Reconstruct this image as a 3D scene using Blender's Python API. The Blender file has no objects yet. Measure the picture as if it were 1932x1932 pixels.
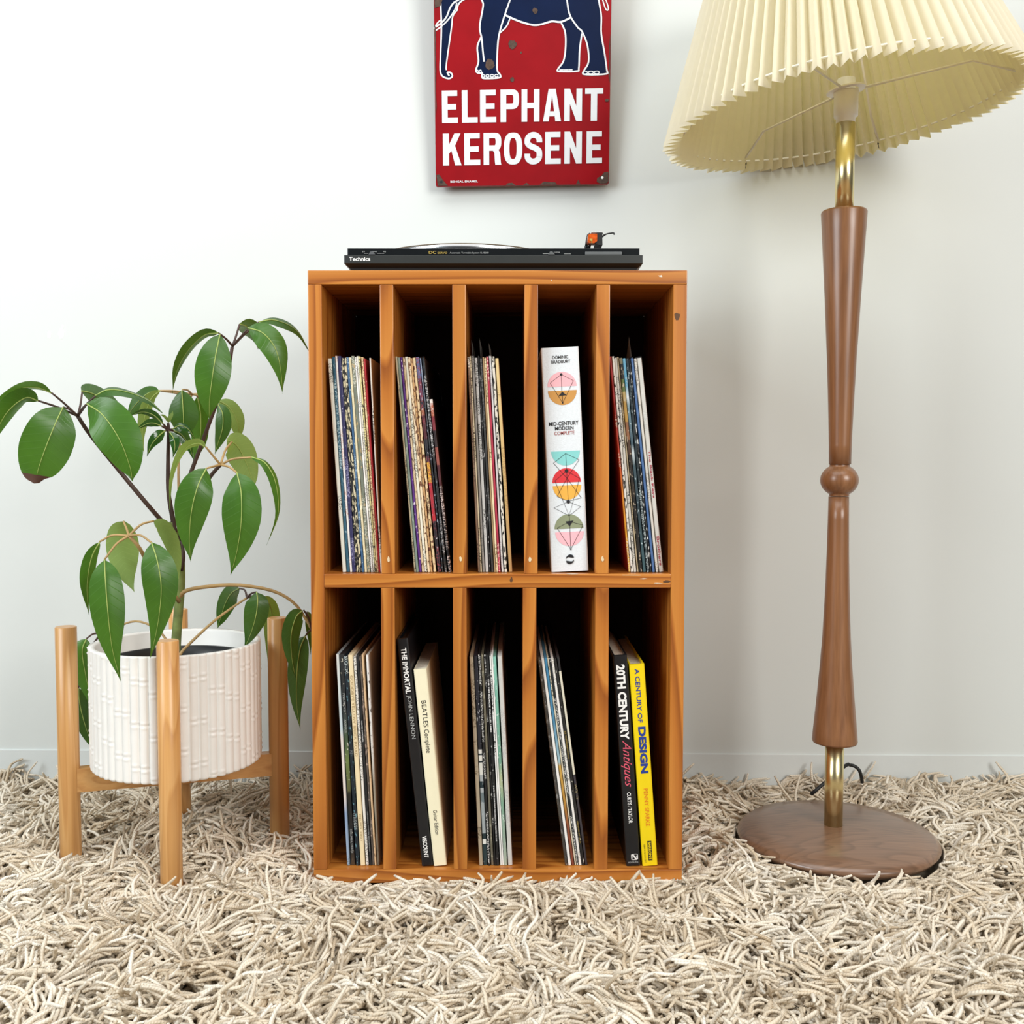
import bpy, bmesh, math, random
import numpy as np
from mathutils import Vector, Matrix

R = math.radians
random.seed(7)
scn = bpy.context.scene
COL = scn.collection

# ------------------------------------------------------------------ camera, world, light, exposure
F = 1935.0
EYE = Vector((0.0, 0.0, 0.64))
PITCH = R(3.0)
cam_d = bpy.data.cameras.new('camera')
cam = bpy.data.objects.new('camera', cam_d)
COL.objects.link(cam)
cam.location = EYE
cam.rotation_euler = (R(90) - PITCH, 0, 0)
cam_d.sensor_width = 36.0
cam_d.lens = 36.0 * F / 1932.0
cam_d.clip_start = 0.05
scn.camera = cam

scn.view_settings.view_transform = 'Standard'
scn.view_settings.look = 'None'
scn.view_settings.gamma = 1.0
scn.view_settings.use_curve_mapping = False
scn.view_settings.exposure = 0.0

world = bpy.data.worlds.new('room_light')
scn.world = world
world.use_nodes = True
bg = world.node_tree.nodes['Background']
bg.inputs[0].default_value = (0.93, 0.97, 1.0, 1)
bg.inputs[1].default_value = 0.09


def area(name, loc, target, sx, sy, power, color):
    d = bpy.data.lights.new(name, 'AREA')
    d.shape = 'RECTANGLE'
    d.size, d.size_y = sx, sy
    d.energy = power
    d.color = color
    o = bpy.data.objects.new(name, d)
    COL.objects.link(o)
    o.location = loc
    o.rotation_euler = (Vector(target) - Vector(loc)).to_track_quat('-Z', 'Y').to_euler()
    return o


# a window to the right in front of the wall, a second one on the left, plus a soft overhead fill added to brighten the rug, in place of ceiling bounce
area('window_light_right', (2.0, -1.3, 1.75), (0.1, 1.75, 0.5), 1.3, 1.5, 80, (1.0, 0.985, 0.95))
area('window_light_left', (-2.1, -0.1, 1.55), (-0.2, 1.8, 0.65), 1.4, 1.5, 60, (0.90, 0.965, 1.0))
area('overhead_fill', (0.0, 0.75, 2.45), (0.0, 0.95, 0.0), 2.6, 1.3, 36, (1.0, 1.0, 0.99))


# ------------------------------------------------------------------ helpers
def at(px, py, Y):
    """world point at depth Y that lies on the sight line of photo pixel (px, py)"""
    u, v = (px - 966.0) / F, (py - 966.0) / F
    s, c = math.sin(PITCH), math.cos(PITCH)
    d = Vector((u, c - v * s, -s - v * c))
    return EYE + d * (Y / d.y)


def mpp(Y, z=0.64):
    """metres per photo pixel at depth Y"""
    return (Y * math.cos(PITCH) - (z - 0.64) * math.sin(PITCH)) / F


def lin(h):
    h = h.lstrip('#')
    out = []
    for i in (0, 2, 4):
        c = int(h[i:i + 2], 16) / 255.0
        out.append(c / 12.92 if c <= 0.04045 else ((c + 0.055) / 1.055) ** 2.4)
    return tuple(out) + (1.0,)


class MB:
    """collects shapes and links them as one mesh object"""

    def __init__(s):
        s.v, s.f, s.m, s.sm = [], [], [], []

    def add(s, verts, faces, mi=0, smooth=False):
        b = len(s.v)
        s.v += [Vector(p) for p in verts]
        for f in faces:
            s.f.append([b + i for i in f])
            s.m.append(mi)
            s.sm.append(smooth)
        return s

    def box(s, lo, hi, mi=0, bev=0.0):
        x0, y0, z0 = lo
        x1, y1, z1 = hi
        if bev <= 0:
            v = [(x, y, z) for z in (z0, z1) for y in (y0, y1) for x in (x0, x1)]
            return s.add(v, [(0, 2, 3, 1), (4, 5, 7, 6), (0, 1, 5, 4), (2, 6, 7, 3), (0, 4, 6, 2), (1, 3, 7, 5)], mi)
        bm = bmesh.new()
        bmesh.ops.create_cube(bm, size=1)
        for q in bm.verts:
            q.co = Vector(((x0 + x1) / 2 + q.co.x * (x1 - x0), (y0 + y1) / 2 + q.co.y * (y1 - y0), (z0 + z1) / 2 + q.co.z * (z1 - z0)))
        bmesh.ops.bevel(bm, geom=bm.edges[:], offset=bev, segments=2, affect='EDGES', profile=0.6)
        bm.verts.index_update()
        s.add([q.co.copy() for q in bm.verts], [[q.index for q in f.verts] for f in bm.faces], mi)
        bm.free()
        return s

    def lathe(s, prof, c, n=32, mi=0, smooth=True, cap=True):
        cx, cy = c
        v, f = [], []
        for r, z in prof:
            for i in range(n):
                a = 2 * math.pi * i / n
                v.append((cx + r * math.cos(a), cy + r * math.sin(a), z))
        for j in range(len(prof) - 1):
            for i in range(n):
                k = (i + 1) % n
                f.append((j * n + i, j * n + k, (j + 1) * n + k, (j + 1) * n + i))
        s.add(v, f, mi, smooth)
        if cap:
            b = len(s.v) - len(v)
            for j, rev in ((0, True), (len(prof) - 1, False)):
                if prof[j][0] > 1e-5:
                    ring = [b + j * n + i for i in range(n)]
                    s.f.append(ring[::-1] if rev else ring)
                    s.m.append(mi)
                    s.sm.append(False)
        return s

    def tube(s, pts, rad, n=8, mi=0, smooth=True, closed=False):
        pts = [Vector(p) for p in pts]
        rads = list(rad) if isinstance(rad, (list, tuple)) else [rad] * len(pts)
        N = len(pts)
        v, f = [], []
        nrm = None
        for i, p in enumerate(pts):
            if closed:
                t = (pts[(i + 1) % N] - pts[i - 1])
            else:
                t = pts[min(i + 1, N - 1)] - pts[max(i - 1, 0)]
            if t.length < 1e-9:
                t = Vector((0, 0, 1))
            t.normalize()
            if nrm is None:
                a = Vector((0, 0, 1)) if abs(t.z) < 0.9 else Vector((0, 1, 0))
                nrm = (a - t * a.dot(t)).normalized()
            else:
                nrm = (nrm - t * nrm.dot(t)).normalized()
            b = t.cross(nrm)
            for k in range(n):
                a = 2 * math.pi * k / n
                v.append(p + (nrm * math.cos(a) + b * math.sin(a)) * rads[i])
        for i in range(N if closed else N - 1):
            j = (i + 1) % N
            for k in range(n):
                l = (k + 1) % n
                f.append((i * n + k, i * n + l, j * n + l, j * n + k))
        if not closed:
            f.append(tuple(range(n - 1, -1, -1)))
            f.append(tuple((N - 1) * n + k for k in range(n)))
        return s.add(v, f, mi, smooth)

    def prism(s, poly, a, b, axis='z', mi=0, smooth=False):
        """extrude a 2-D polygon from a to b along an axis (polygon in the two other axes, in order)"""
        def P(u, w, t):
            return {'z': (u, w, t), 'y': (u, t, w), 'x': (t, u, w)}[axis]
        n = len(poly)
        v = [P(u, w, a) for u, w in poly] + [P(u, w, b) for u, w in poly]
        f = [tuple(range(n - 1, -1, -1)), tuple(range(n, 2 * n))]
        f += [(i, (i + 1) % n, n + (i + 1) % n, n + i) for i in range(n)]
        return s.add(v, f, mi, smooth)

    def build(s, name, mats, parent=None, origin=None, fix=True):
        if origin is None:
            origin = Vector((0, 0, 0))
            q = parent
            while q is not None:
                origin = origin + q.location
                q = q.parent
        me = bpy.data.meshes.new(name)
        me.from_pydata([tuple(p - origin) for p in s.v], [], s.f)
        me.polygons.foreach_set('material_index', s.m)
        me.polygons.foreach_set('use_smooth', s.sm)
        for m in (mats if isinstance(mats, (list, tuple)) else [mats]):
            me.materials.append(m)
        if fix:
            bm = bmesh.new()
            bm.from_mesh(me)
            bmesh.ops.recalc_face_normals(bm, faces=bm.faces[:])
            bm.to_mesh(me)
            bm.free()
        o = bpy.data.objects.new(name, me)
        COL.objects.link(o)
        if parent is not None:
            o.parent = parent
        return o


def tag(o, label=None, cat=None, group=None, kind=None):
    if label:
        o['label'] = label
    if cat:
        o['category'] = cat
    if group:
        o['group'] = group
    if kind:
        o['kind'] = kind
    return o


def thing(name, loc, label, cat, group=None):
    o = bpy.data.objects.new(name, None)
    o.empty_display_size = 0.02
    COL.objects.link(o)
    o.location = loc
    return tag(o, label, cat, group)


def spline(pts, n):
    """Catmull-Rom through pts, n samples"""
    P = [Vector(p) for p in pts]
    if len(P) == 2:
        return [P[0].lerp(P[1], i / (n - 1)) for i in range(n)]
    P = [P[0] * 2 - P[1]] + P + [P[-1] * 2 - P[-2]]
    L = len(P) - 3
    out = []
    for i in range(n):
        t = i / (n - 1) * L
        k = min(int(t), L - 1)
        t -= k
        a, b, c, d = P[k:k + 4]
        out.append(0.5 * ((2 * b) + (c - a) * t + (2 * a - 5 * b + 4 * c - d) * t * t + (3 * b - a - 3 * c + d) * t ** 3))
    return out


def strip2(pts, half):
    """a flat thick line in 2-D with mitred joints: vertices, quads"""
    pts = [Vector((p[0], p[1])) for p in pts]
    v, f = [], []
    n = len(pts)
    for i, p in enumerate(pts):
        d0 = (pts[i] - pts[i - 1]).normalized() if i > 0 else None
        d1 = (pts[i + 1] - pts[i]).normalized() if i < n - 1 else None
        d0 = d0 or d1
        d1 = d1 or d0
        t = (d0 + d1)
        t = t.normalized() if t.length > 1e-6 else d1
        nn = Vector((-t.y, t.x))
        k = max(0.55, abs(nn.dot(Vector((-d1.y, d1.x)))))
        h = half[i] if isinstance(half, (list, tuple)) else half
        v += [p + nn * h / k, p - nn * h / k]
    for i in range(n - 1):
        f.append((2 * i, 2 * i + 1, 2 * i + 3, 2 * i + 2))
    return v, f


def smooth2(pts, n):
    return [(p.x, p.y) for p in spline([Vector((a, b, 0)) for a, b in pts], n)]


# ------------------------------------------------------------------ materials
def new_mat(name):
    m = bpy.data.materials.new(name)
    m.use_nodes = True
    nt = m.node_tree
    return m, nt, nt.nodes['Principled BSDF']


def N(nt, t, **kw):
    n = nt.nodes.new(t)
    for k, v in kw.items():
        setattr(n, k, v)
    return n


def plain(name, hexc, rough=0.5, metal=0.0, var=0.06, scale=40.0, bump=0.0, bscale=200.0, spec=0.5):
    """one colour with a faint procedural variation and optional fine relief"""
    m, nt, p = new_mat(name)
    c = lin(hexc)
    tc = N(nt, 'ShaderNodeTexCoord')
    no = N(nt, 'ShaderNodeTexNoise')
    no.inputs['Scale'].default_value = scale
    no.inputs['Detail'].default_value = 4
    nt.links.new(tc.outputs['Object'], no.inputs['Vector'])
    rp = N(nt, 'ShaderNodeValToRGB')
    rp.color_ramp.elements[0].position = 0.3
    rp.color_ramp.elements[1].position = 0.7
    rp.color_ramp.elements[0].color = tuple(max(0, x * (1 - var)) for x in c[:3]) + (1,)
    rp.color_ramp.elements[1].color = tuple(min(1, x * (1 + var)) for x in c[:3]) + (1,)
    nt.links.new(no.outputs['Fac'], rp.inputs['Fac'])
    nt.links.new(rp.outputs['Color'], p.inputs['Base Color'])
    p.inputs['Roughness'].default_value = rough
    p.inputs['Metallic'].default_value = metal
    p.inputs['Specular IOR Level'].default_value = spec
    if bump > 0:
        n2 = N(nt, 'ShaderNodeTexNoise')
        n2.inputs['Scale'].default_value = bscale
        n2.inputs['Detail'].default_value = 3
        nt.links.new(tc.outputs['Object'], n2.inputs['Vector'])
        b = N(nt, 'ShaderNodeBump')
        b.inputs['Strength'].default_value = bump
        b.inputs['Distance'].default_value = 0.002
        nt.links.new(n2.outputs['Fac'], b.inputs['Height'])
        nt.links.new(b.outputs['Normal'], p.inputs['Normal'])
    return m


def wood(name, dark, mid, light, axis='z', rings=16.0, coarse=(9.0, 1.1), rough=0.38, fine=0.5, contrast=0.75, off=(0, 0, 0), coat=0.25):
    """pine/walnut grain: contour lines of a stretched noise plus fine fibres"""
    m, nt, p = new_mat(name)
    tc = N(nt, 'ShaderNodeTexCoord')
    L = nt.links.new

    def stretched(a, b):
        mp = N(nt, 'ShaderNodeMapping')
        mp.inputs['Location'].default_value = off
        s = [a, a, a]
        s['xyz'.index(axis)] = b
        mp.inputs['Scale'].default_value = s
        L(tc.outputs['Object'], mp.inputs['Vector'])
        return mp
    m1 = stretched(*coarse)
    n1 = N(nt, 'ShaderNodeTexNoise')
    n1.inputs['Scale'].default_value = 1.0
    n1.inputs['Detail'].default_value = 1.5
    n1.inputs['Roughness'].default_value = 0.4
    n1.inputs['Distortion'].default_value = 0.3
    L(m1.outputs[0], n1.inputs['Vector'])
    mul = N(nt, 'ShaderNodeMath', operation='MULTIPLY')
    mul.inputs[1].default_value = rings
    L(n1.outputs['Fac'], mul.inputs[0])
    fr = N(nt, 'ShaderNodeMath', operation='FRACT')
    L(mul.outputs[0], fr.inputs[0])
    ramp = N(nt, 'ShaderNodeValToRGB')
    e = ramp.color_ramp.elements
    e[0].position, e[0].color = 0.0, lin(light)
    e[1].position, e[1].color = 1.0, lin(light)
    for pos, c in ((0.55, mid), (0.86, dark), (0.95, mid)):
        q = ramp.color_ramp.elements.new(pos)
        q.color = lin(c)
    L(fr.outputs[0], ramp.inputs['Fac'])
    m2 = stretched(260.0, 5.0)
    n2 = N(nt, 'ShaderNodeTexNoise')
    n2.inputs['Scale'].default_value = 1.0
    n2.inputs['Detail'].default_value = 4
    L(m2.outputs[0], n2.inputs['Vector'])
    r2 = N(nt, 'ShaderNodeValToRGB')
    r2.color_ramp.elements[0].position, r2.color_ramp.elements[0].color = 0.25, lin(dark)
    r2.color_ramp.elements[1].position, r2.color_ramp.elements[1].color = 0.75, lin(light)
    L(n2.outputs['Fac'], r2.inputs['Fac'])
    mx = N(nt, 'ShaderNodeMix', data_type='RGBA')
    mx.inputs[0].default_value = contrast
    L(r2.outputs['Color'], mx.inputs[6])
    L(ramp.outputs['Color'], mx.inputs[7])
    # broad tone drift from board to board
    m3 = stretched(7.0, 1.2)
    n3 = N(nt, 'ShaderNodeTexNoise')
    n3.inputs['Scale'].default_value = 1.0
    L(m3.outputs[0], n3.inputs['Vector'])
    hs = N(nt, 'ShaderNodeHueSaturation')
    mr = N(nt, 'ShaderNodeMapRange')
    mr.inputs['From Min'].default_value, mr.inputs['From Max'].default_value = 0.3, 0.7
    mr.inputs['To Min'].default_value, mr.inputs['To Max'].default_value = 0.86, 1.12
    L(n3.outputs['Fac'], mr.inputs['Value'])
    L(mr.outputs['Result'], hs.inputs['Value'])
    L(mx.outputs[2], hs.inputs['Color'])
    L(hs.outputs['Color'], p.inputs['Base Color'])
    p.inputs['Roughness'].default_value = rough
    p.inputs['Coat Weight'].default_value = coat
    p.inputs['Coat Roughness'].default_value = 0.25
    b = N(nt, 'ShaderNodeBump')
    b.inputs['Strength'].default_value = 0.12 * fine
    b.inputs['Distance'].default_value = 0.001
    L(n2.outputs['Fac'], b.inputs['Height'])
    L(b.outputs['Normal'], p.inputs['Normal'])
    return m


M = {}
PINE = dict(dark='8a4814', mid='b66d27', light='ca8438', rings=17, coarse=(9.0, .7), contrast=.8)
M['pine_z'] = wood('orange pine upright', axis='z', **PINE)
M['pine_x'] = wood('orange pine level', axis='x', **PINE)
M['stand_z'] = wood('honey pine upright', 'bd854a', 'd39d5d', 'dcaa6c', 'z', rings=10, coarse=(22, 1.2), contrast=0.6)
M['stand_x'] = wood('honey pine level', 'bd854a', 'd39d5d', 'dcaa6c', 'x', rings=10, coarse=(20, 1.5), contrast=0.6)
WAL = dict(dark='744b2e', mid='8d5f3c', light='9c6e4a')
M['walnut_z'] = wood('walnut turned', axis='z', rings=5, coarse=(16, 1.0), rough=0.34, contrast=0.4, coat=0.3, **WAL)
M['walnut_x'] = wood('walnut disc', axis='x', rings=16, coarse=(16, 2.2), rough=0.3, contrast=0.45, coat=0.5, dark='604634', mid='7d5d47', light='87664f')
M['backboard'] = plain('dark hardboard', '2a1c10', 0.8)
M['wall'] = plain('white painted plaster', 'd8dcd9', 0.75, var=0.012, scale=3.0, bump=0.10, bscale=22.0, spec=0.3)
M['baseboard'] = plain('white baseboard paint', 'd9dddb', 0.6, var=0.01, bump=0.05)
M['filler'] = plain('white filler', 'f4f6f4', 0.9)
M['putty'] = plain('pale wood filler', 'e2cda6', 0.8)
M['floor'] = plain('timber floor', '8a6a48', 0.6)
M['backing'] = plain('rug backing', '8f8371', 0.95, var=0.2, scale=120)
M['black'] = plain('black plastic', '17191a', 0.42, var=0.1)
M['black_satin'] = plain('charcoal plastic', '2d302f', 0.38, var=0.05)
M['black_gloss'] = plain('black glossy plastic', '15181a', 0.2, var=0.05)
M['grey_key'] = plain('grey key plastic', '5c6061', 0.4)
M['silver'] = plain('bright aluminium', 'e8eaec', 0.25, metal=1.0, var=0.02)
M['mat_rubber'] = plain('brown platter mat', '6e604c', 0.9, var=0.2, scale=300)
M['orange'] = plain('orange cartridge', 'c8561f', 0.15, var=0.25, scale=250)
M['brass'] = plain('brushed brass', 'efe0ac', 0.27, metal=1.0, var=0.03)
M['white_plastic'] = plain('white plastic', 'f0ece2', 0.4, var=0.02)
M['wire'] = plain('white coated wire', 'ece6d6', 0.5)
M['cord'] = plain('white cord', 'f3f0e2', 0.8)
M['cable'] = plain('black cable', '111214', 0.5)
M['ceramic'] = plain('white ceramic', 'f1efea', 0.42, var=0.015, spec=0.5)
M['soil'] = plain('dark soil', '1b1613', 0.95, var=0.4, scale=150, bump=0.6, bscale=120)
M['enamel_red'] = plain('red enamel', '8f0b15', 0.35, var=0.12, scale=14.0, spec=.25)
M['enamel_blue'] = plain('navy enamel', '08193a', 0.35, var=0.14, scale=18.0, spec=.2)
M['enamel_white'] = plain('white enamel', 'e3e6e9', 0.25, var=0.02)
M['rust'] = plain('rusted steel', '4c3a30', 0.8, var=0.35, scale=160, bump=0.5, bscale=300)
M['paper'] = plain('page edges', 'd9d2c0', 0.9, var=0.15, scale=400)
M['ink_white'] = plain('white print', 'efefec', 0.6, var=0.02)
M['ink_grey'] = plain('grey print', 'aeb0ae', 0.6)
M['ink_gold'] = plain('gold print', 'b59a45', 0.6)
M['ink_tan'] = plain('tan print', 'a98f62', 0.6)
M['ink_black'] = plain('black print', '16171c', 0.6)
M['ink_blue'] = plain('blue print', '1f3a8f', 0.6)
M['ink_orange'] = plain('orange print', 'e07a1c', 0.6)
M['ink_pink'] = plain('pink print', 'd8566c', 0.6)
M['ink_crimson'] = plain('crimson print', 'b02a44', 0.6)
M['ink_brown'] = plain('brown red print', 'a8605c', 0.6)


def sheet_plastic():
    m, nt, p = new_mat('clear record sleeve')
    out = nt.nodes['Material Output']
    tr = N(nt, 'ShaderNodeBsdfTransparent')
    gl = N(nt, 'ShaderNodeBsdfGlossy')
    gl.inputs['Roughness'].default_value = 0.18
    mx = N(nt, 'ShaderNodeMixShader')
    mx.inputs[0].default_value = 0.14
    tc = N(nt, 'ShaderNodeTexCoord')
    no = N(nt, 'ShaderNodeTexNoise')
    no.inputs['Scale'].default_value = 60
    nt.links.new(tc.outputs['Object'], no.inputs['Vector'])
    b = N(nt, 'ShaderNodeBump')
    b.inputs['Strength'].default_value = 0.5
    b.inputs['Distance'].default_value = 0.004
    nt.links.new(no.outputs['Fac'], b.inputs['Height'])
    nt.links.new(b.outputs['Normal'], gl.inputs['Normal'])
    nt.links.new(tr.outputs[0], mx.inputs[1])
    nt.links.new(gl.outputs[0], mx.inputs[2])
    nt.links.new(mx.outputs[0], out.inputs['Surface'])
    return m


M['sheet'] = sheet_plastic()
M['flap'] = plain('cloudy sleeve plastic', '6f6f6a', .3, var=.1)
M['flap'].node_tree.nodes['Principled BSDF'].inputs['Alpha'].default_value = .7


def translucent(name, hexc, hext, fac, rough=0.7, spec=0.2, var=0.04, scale=90, tint=None):
    m, nt, p = new_mat(name)
    out = nt.nodes['Material Output']
    tc = N(nt, 'ShaderNodeTexCoord')
    no = N(nt, 'ShaderNodeTexNoise')
    no.inputs['Scale'].default_value = scale
    no.inputs['Detail'].default_value = 4
    nt.links.new(tc.outputs['Object'], no.inputs['Vector'])
    rp = N(nt, 'ShaderNodeValToRGB')
    c = lin(hexc)
    c2 = lin(tint) if tint else tuple(min(1, x * (1 + var)) for x in c[:3]) + (1,)
    rp.color_ramp.elements[0].position, rp.color_ramp.elements[1].position = 0.3, 0.7
    rp.color_ramp.elements[0].color = tuple(x * (1 - var) for x in c[:3]) + (1,)
    rp.color_ramp.elements[1].color = c2
    nt.links.new(no.outputs['Fac'], rp.inputs['Fac'])
    colr = rp.outputs['Color']
    if 'leaf' in name:                                            # pale side veins running out and forward from the midrib
        uv = N(nt, 'ShaderNodeUVMap')
        sx = N(nt, 'ShaderNodeSeparateXYZ')
        nt.links.new(uv.outputs['UV'], sx.inputs[0])
        ab = N(nt, 'ShaderNodeMath', operation='ABSOLUTE')
        nt.links.new(sx.outputs['Y'], ab.inputs[0])
        k1 = N(nt, 'ShaderNodeMath', operation='MULTIPLY_ADD')
        k1.inputs[1].default_value = -0.10
        nt.links.new(ab.outputs[0], k1.inputs[0])
        nt.links.new(sx.outputs['X'], k1.inputs[2])
        k2 = N(nt, 'ShaderNodeMath', operation='MULTIPLY')
        k2.inputs[1].default_value = 15.0
        nt.links.new(k1.outputs[0], k2.inputs[0])
        fr = N(nt, 'ShaderNodeMath', operation='FRACT')
        nt.links.new(k2.outputs[0], fr.inputs[0])
        vr = N(nt, 'ShaderNodeValToRGB')
        vr.color_ramp.elements[0].position, vr.color_ramp.elements[0].color = .0, (.5, .5, .5, 1)
        vr.color_ramp.elements[1].position, vr.color_ramp.elements[1].color = .12, (0, 0, 0, 1)
        nt.links.new(fr.outputs[0], vr.inputs['Fac'])
        mv = N(nt, 'ShaderNodeMix', data_type='RGBA')
        nt.links.new(vr.outputs['Color'], mv.inputs[0])
        nt.links.new(colr, mv.inputs[6])
        mv.inputs[7].default_value = tuple(min(1, x * 1.7 + .02) for x in c[:3]) + (1,)
        colr = mv.outputs[2]
        bp = N(nt, 'ShaderNodeBump')
        bp.inputs['Strength'].default_value = .25
        bp.inputs['Distance'].default_value = .001
        nt.links.new(vr.outputs['Color'], bp.inputs['Height'])
        nt.links.new(bp.outputs['Normal'], p.inputs['Normal'])
    nt.links.new(colr, p.inputs['Base Color'])
    p.inputs['Roughness'].default_value = rough
    p.inputs['Specular IOR Level'].default_value = spec
    t = N(nt, 'ShaderNodeBsdfTranslucent')
    t.inputs['Color'].default_value = lin(hext)
    mx = N(nt, 'ShaderNodeMixShader')
    mx.inputs[0].default_value = fac
    nt.links.new(p.outputs[0], mx.inputs[1])
    nt.links.new(t.outputs[0], mx.inputs[2])
    nt.links.new(mx.outputs[0], out.inputs['Surface'])
    return m


M['shade'] = translucent('cream pleated paper', 'f8f4e4', 'e8d98c', 0.34, var=.02)
M['leaf'] = translucent('green leaf', '38631f', '74a528', 0.2, rough=0.34, spec=0.5, scale=25, tint='437224')
M['leaf_dark'] = translucent('dark green leaf', '31551f', '6b9028', 0.18, rough=0.36, spec=0.5, scale=25, tint='3d6624')
M['leaf_pale'] = translucent('pale leaf underside', '7d9556', 'a5c24a', 0.28, rough=0.55, spec=0.3, scale=25, tint='8aa462')
M['leaf_young'] = translucent('young glossy leaf', '234d1d', '5b8c28', 0.12, rough=0.14, spec=0.6, scale=25, tint='2e5c22')
M['leaf_brown'] = plain('withered leaf tip', '4d3024', 0.7, var=0.2)
M['midrib'] = plain('pale midrib', '9db05c', 0.5)
M['petiole'] = plain('brown petiole', '4a352e', 0.5, var=0.2)
M['petiole_pale'] = plain('tan petiole', 'a98a58', 0.5, var=0.15)
M['stem'] = plain('green brown stem', '6d7a40', 0.6, var=0.35, scale=60)
M['stem_dark'] = plain('dark stem', '43302a', 0.6, var=0.25, scale=60)

SPINES = {}


def spine_mat(name, base, mark=None, wear=None, wear_amt=0.5, bands=None, mark_amt=0.5, rough=0.5, H=0.315, seed=0.0):
    """printed card: colour bands along the spine, illegible small print, worn flecks"""
    m, nt, p = new_mat(name)
    L = nt.links.new
    tc = N(nt, 'ShaderNodeTexCoord')
    sp = N(nt, 'ShaderNodeSeparateXYZ')
    L(tc.outputs['Object'], sp.inputs[0])
    if bands:
        dv = N(nt, 'ShaderNodeMath', operation='DIVIDE')
        dv.inputs[1].default_value = H
        L(sp.outputs['Z'], dv.inputs[0])
        rp = N(nt, 'ShaderNodeValToRGB')
        soft = bands[0] == 'soft'
        bb = bands[1:] if soft else bands
        rp.color_ramp.interpolation = 'LINEAR' if soft else 'CONSTANT'
        els = rp.color_ramp.elements
        els[0].position, els[0].color = bb[0][0], lin(bb[0][1])
        els[1].position, els[1].color = bb[-1][0], lin(bb[-1][1])
        for pos, c in bb[1:-1]:
            q = els.new(pos)
            q.color = lin(c)
        L(dv.outputs[0], rp.inputs['Fac'])
        col = rp.outputs['Color']
    else:
        rgb = N(nt, 'ShaderNodeRGB')
        rgb.outputs[0].default_value = lin(base)
        col = rgb.outputs[0]

    def noise(scale3, thr0, thr1, loc):
        mp = N(nt, 'ShaderNodeMapping')
        mp.inputs['Scale'].default_value = scale3
        mp.inputs['Location'].default_value = (seed * 3.1 + loc, seed * 1.7, seed * 5.3 + loc)
        L(tc.outputs['Object'], mp.inputs['Vector'])
        n = N(nt, 'ShaderNodeTexNoise')
        n.inputs['Scale'].default_value = 1.0
        n.inputs['Detail'].default_value = 2.5
        L(mp.outputs[0], n.inputs['Vector'])
        r = N(nt, 'ShaderNodeMapRange')
        r.inputs['From Min'].default_value, r.inputs['From Max'].default_value = thr0, thr1
        L(n.outputs['Fac'], r.inputs['Value'])
        return r.outputs['Result']

    def over(fac, hexc):
        nonlocal col
        mx = N(nt, 'ShaderNodeMix', data_type='RGBA')
        L(fac, mx.inputs[0])
        L(col, mx.inputs[6])
        mx.inputs[7].default_value = lin(hexc)
        col = mx.outputs[2]
    if mark:
        a = noise((500, 0, 900), 0.52, 0.56, 1.0)
        b = noise((0, 0, 16), 0.6 - 0.2 * mark_amt, 0.62 - 0.2 * mark_amt, 9.0)
        # print keeps off the two long edges of the spine
        mu = N(nt, 'ShaderNodeMath', operation='MULTIPLY')
        L(a, mu.inputs[0])
        L(b, mu.inputs[1])
        over(mu.outputs[0], mark)
    if wear:
        a = noise((380, 300, 150), 0.66 - 0.2 * wear_amt, 0.70 - 0.2 * wear_amt, 4.0)
        over(a, wear)
    fc = N(nt, 'ShaderNodeMath', operation='GREATER_THAN')
    fc.inputs[1].default_value = .0035
    L(sp.outputs['Y'], fc.inputs[0])
    over(fc.outputs[0], base)
    L(col, p.inputs['Base Color'])
    p.inputs['Roughness'].default_value = rough
    return m


def text_geo(body, bold=0.0, shear=0.0):
    cu = bpy.data.curves.new('lettering', 'FONT')
    cu.body = body
    cu.size = 1.0
    cu.offset = bold
    cu.shear = shear
    cu.resolution_u = 3
    ob = bpy.data.objects.new('lettering_source', cu)
    me = bpy.data.meshes.new_from_object(ob)
    v = [q.co.copy() for q in me.vertices]
    f = [tuple(q.vertices) for q in me.polygons]
    bpy.data.objects.remove(ob)
    bpy.data.meshes.remove(me)
    bpy.data.curves.remove(cu)
    return v, f


def lettering(parent, body, L, H, org, xd, yd, mat, bold=0.0, shear=0.0, name='lettering', anchor='left', label=None, origin=None):
    """flat print: text fitted to length L and overall height H; org is its left base corner"""
    v, f = text_geo(body, bold, shear)
    x0, x1 = min(p.x for p in v), max(p.x for p in v)
    y0, y1 = min(p.y for p in v), max(p.y for p in v)
    sx, sy = L / max(1e-6, x1 - x0), H / max(1e-6, y1 - y0)
    org, xd, yd = Vector(org), Vector(xd), Vector(yd)
    if anchor == 'centre':
        org = org - xd * L / 2
    b = MB()
    b.add([org + xd * ((p.x - x0) * sx) + yd * ((p.y - y0) * sy) for p in v], f)
    o = b.build(name, mat, parent, origin=origin, fix=False)
    if label:
        o['label'] = label
    return o


# ------------------------------------------------------------------ room shell
WALL_Y = 1.925
WALL_SLOPE = -0.021                                              # the wall runs very slightly towards us at the right


def wall_y(x):
    return WALL_Y + WALL_SLOPE * x


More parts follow.
